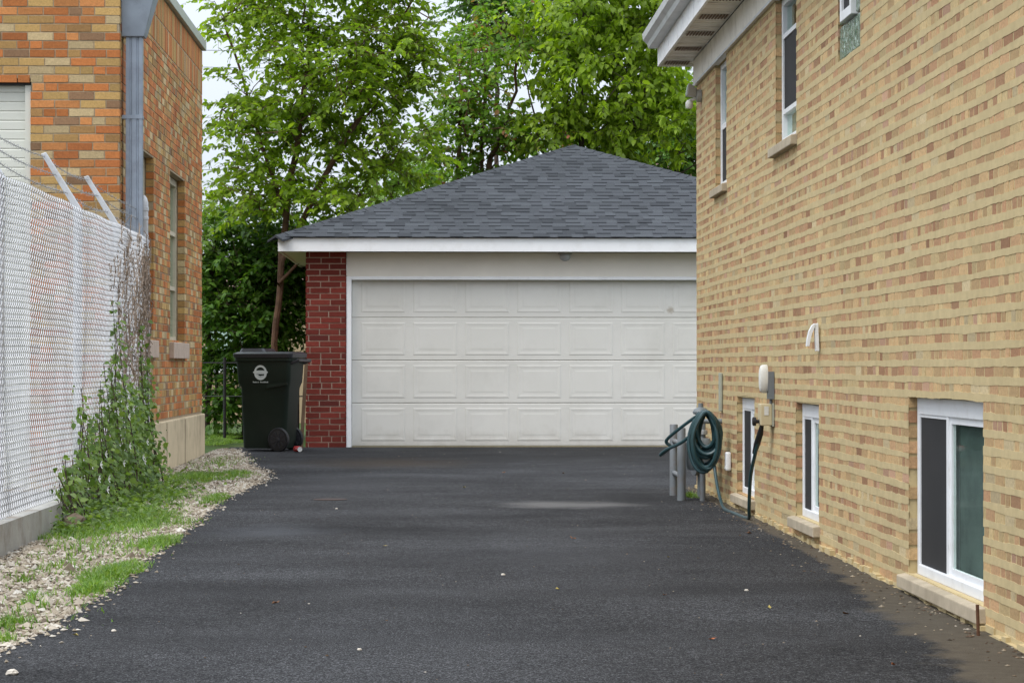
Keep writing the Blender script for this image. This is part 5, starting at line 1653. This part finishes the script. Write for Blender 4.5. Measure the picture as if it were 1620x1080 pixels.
# flood lamp at the far corner
fl = thing('flood_lamp', 'grey twin flood lamp under the eave at the far corner of the cream house', 'lamp', (2.08, 19.9, 3.14))
p = MB(); p.lathe([(0.05, 2.0945), (0.05, 2.06), (0.03, 2.05)][::-1], (0, 19.9, 3.14), 'x', 16); p.build('mount', M['lamp_grey'], fl, smooth=True)
p = MB(); p.add([(2.055, 19.86, 3.13), (2.055, 19.94, 3.13), (2.055, 19.94, 3.20), (2.055, 19.86, 3.20), (1.975, 19.83, 3.14), (1.975, 19.97, 3.14), (1.99, 19.97, 3.235), (1.99, 19.83, 3.235)], [(0, 1, 2, 3), (4, 7, 6, 5), (0, 4, 5, 1), (1, 5, 6, 2), (2, 6, 7, 3), (3, 7, 4, 0)])
h1 = p.build('lamp_head', M['lamp_grey'], fl, bevel=0.006)
p = MB(); p.quad((1.9735, 19.84, 3.148), (1.9735, 19.96, 3.148), (1.9865, 19.96, 3.226), (1.9865, 19.84, 3.226)); p.build('lens', M['lamp_glass'], h1)
p = MB(); p.lathe([(0.022, 3.04), (0.03, 3.05), (0.03, 3.085), (0.018, 3.105)], (2.0, 19.9, 0), 'z', 14); p.tube([(2.0, 19.9, 3.10), (2.05, 19.9, 3.12)], 0.012, 8); p.build('motion_sensor', M['off_white'], fl, smooth=True)

# rusty rod beside the near window
x, y, z = ground_at(1552, 1012)
rod = MB(); rod.tube([(x, y, z - 0.03), (x - 0.002, y, z + 0.07), (x - 0.004, y, z + 0.128)], 0.0065, 8)
tag(rod.build('rusty_rod', M['rust'], smooth=True), 'short rusty rod sticking up beside the sill of the nearest basement window', 'rod')
# rusty cover in the asphalt
x, y, z = ground_at(523, 792)
cv = MB(); cv.lathe([(0.125, z + 0.008), (0.125, z + 0.0155), (0.11, z + 0.0165), (0.02, z + 0.0165)], (x, y, 0), 'z', 22)
tag(cv.build('metal_cover', M['rust_dark']), 'round rusty metal cover set in the asphalt in front of the garage', 'cover')

# fallen leaves and stray stones on the asphalt
M['leaf_brown'] = simple('brown fallen leaf', (0.17, 0.075, 0.03), 0.8, 0.3, 20)
M['leaf_yellow'] = simple('yellow fallen leaf', (0.38, 0.30, 0.08), 0.7, 0.2, 20)
M['leaf_orange'] = simple('orange fallen leaf', (0.38, 0.11, 0.03), 0.7, 0.2, 20)
M['stone_pale'] = simple('pale stone', (0.52, 0.47, 0.40), 0.9, 0.1, 20)
lr = random.Random(14)
LEAVES = [('brown', 1052, 947, 'brown leaf on bare asphalt, level with the sill of the nearest basement window'),
          ('brown', 907, 856, 'small brown leaf in the middle of the driveway, just below the pale painted sheen'),
          ('brown', 797, 750, 'brown leaf lying nearest to the garage door, in front of its left half'),
          ('brown', 892, 751, 'brown leaf in front of the middle of the garage door'),
          ('brown', 1340, 978, 'brown leaf at the edge of the dust strip before the nearest basement window'),
          ('brown', 1185, 848, 'brown leaf on the asphalt just in front of the trailing hose'),
          ('brown', 437, 958, 'dark brown leaf on the asphalt right of the front grass tuft'),
          ('yellow', 122, 1008, 'yellow green leaf on the asphalt beside the near end of the gravel'),
          ('yellow', 1058, 886, 'yellow leaf on the asphalt left of the middle basement window'),
          ('yellow', 882, 937, 'pale yellow leaf at the centre of the near driveway'),
          ('yellow', 610, 867, 'yellow leaf on the asphalt below and right of the rusty cover'),
          ('yellow', 1219, 968, 'yellow leaf on the asphalt between the middle and the nearest basement windows'),
          ('yellow', 734, 774, 'yellow leaf between the rusty cover and the pale painted sheen'),
          ('orange', 1128, 1018, 'orange leaf low on the driveway, on clean dark asphalt'),
          ('orange', 1417, 1060, 'orange leaf at the bottom right, beside the brown dust strip')]
for (kind_, a, b, lab) in LEAVES:
    x, y, z = ground_at(a, b)
    s = lr.uniform(0.014, 0.024)
    m_ = MB()
    an = lr.uniform(0, 6.28); ca_, sa_ = math.cos(an), math.sin(an)
    P2 = []
    for (u_, v_, h_) in ((-1, 0, 0.1), (-0.3, 0.55, 0.5), (0.4, 0.45, 0.35), (1.1, 0, 0.75), (0.4, -0.45, 0.3), (-0.3, -0.55, 0.55), (0, 0, 0.12)):
        P2.append((x + s * (u_ * ca_ - v_ * sa_), y + s * (u_ * sa_ + v_ * ca_), z + 0.0135 + s * h_ * lr.uniform(0.6, 1.3)))
    m_.add(P2, [(0, 6, 1), (1, 6, 2), (2, 6, 3), (3, 6, 4), (4, 6, 5), (5, 6, 0)])
    tag(m_.build('fallen_leaf', M['leaf_' + kind_]), lab, 'leaf', 'fallen leaves on the driveway')
STONES = [(183, 1001, 0.011, 'small pale stone on the asphalt, right of the yellow green leaf'),
          (70, 1003, 0.012, 'small pale stone at the edge of the near gravel, left of the yellow green leaf'),
          (533, 807, 0.010, 'small pale stone on the asphalt directly below the rusty cover'),
          (796, 913, 0.010, 'small pale stone in the middle of the driveway, left of the centre yellow leaf'),
          (569, 1032, 0.009, 'small pale stone alone on the near asphalt, left of centre'),
          (1182, 939, 0.010, 'small pale stone just above the yellow leaf between the basement windows'),
          (24, 1069, 0.022, 'larger pale stone on the asphalt at the near end of the gravel')]
for i, (a, b, r_, lab) in enumerate(STONES):
    o = rock(a, b, r_, lab, M['stone_pale'], 100 + i, 'stray_stone', 'stray stones on the driveway')
    o.location.z += 0.011; o['category'] = 'stone'
# crumbs of mortar, leaf bits and grit along the foot of the house wall and scattered thinly over the asphalt
rng = np.random.default_rng(55)
n = 900
dy_ = np.concatenate([rng.uniform(8.2, 20.2, 520), rng.uniform(8.0, 29.0, 380)])
dx_ = np.concatenate([2.07 - np.abs(rng.normal(0, 0.10, 520)), rng.uniform(-1.4, 2.05, 380)])
sz_ = np.exp(rng.normal(math.log(0.0042), 0.4, n)) * np.concatenate([np.full(520, 1.15), np.full(380, 0.62)])
jit = rng.uniform(0.6, 1.3, (n, 6, 1)) * octv[None] * sz_[:, None, None] * np.array([1.2, 1.2, 0.6])
P = jit + np.stack([dx_, dy_, np.array([gz(t) for t in dy_]) + 0.0135], 1)[:, None, :]
Fq = (octf[None] + (np.arange(n) * 6)[:, None, None]).reshape(-1, 3)
tag(np_mesh('debris', P.reshape(-1, 3), Fq, M['grit']), 'crumbs and grit scattered on the asphalt and along the foot of the cream wall', kind='stuff')
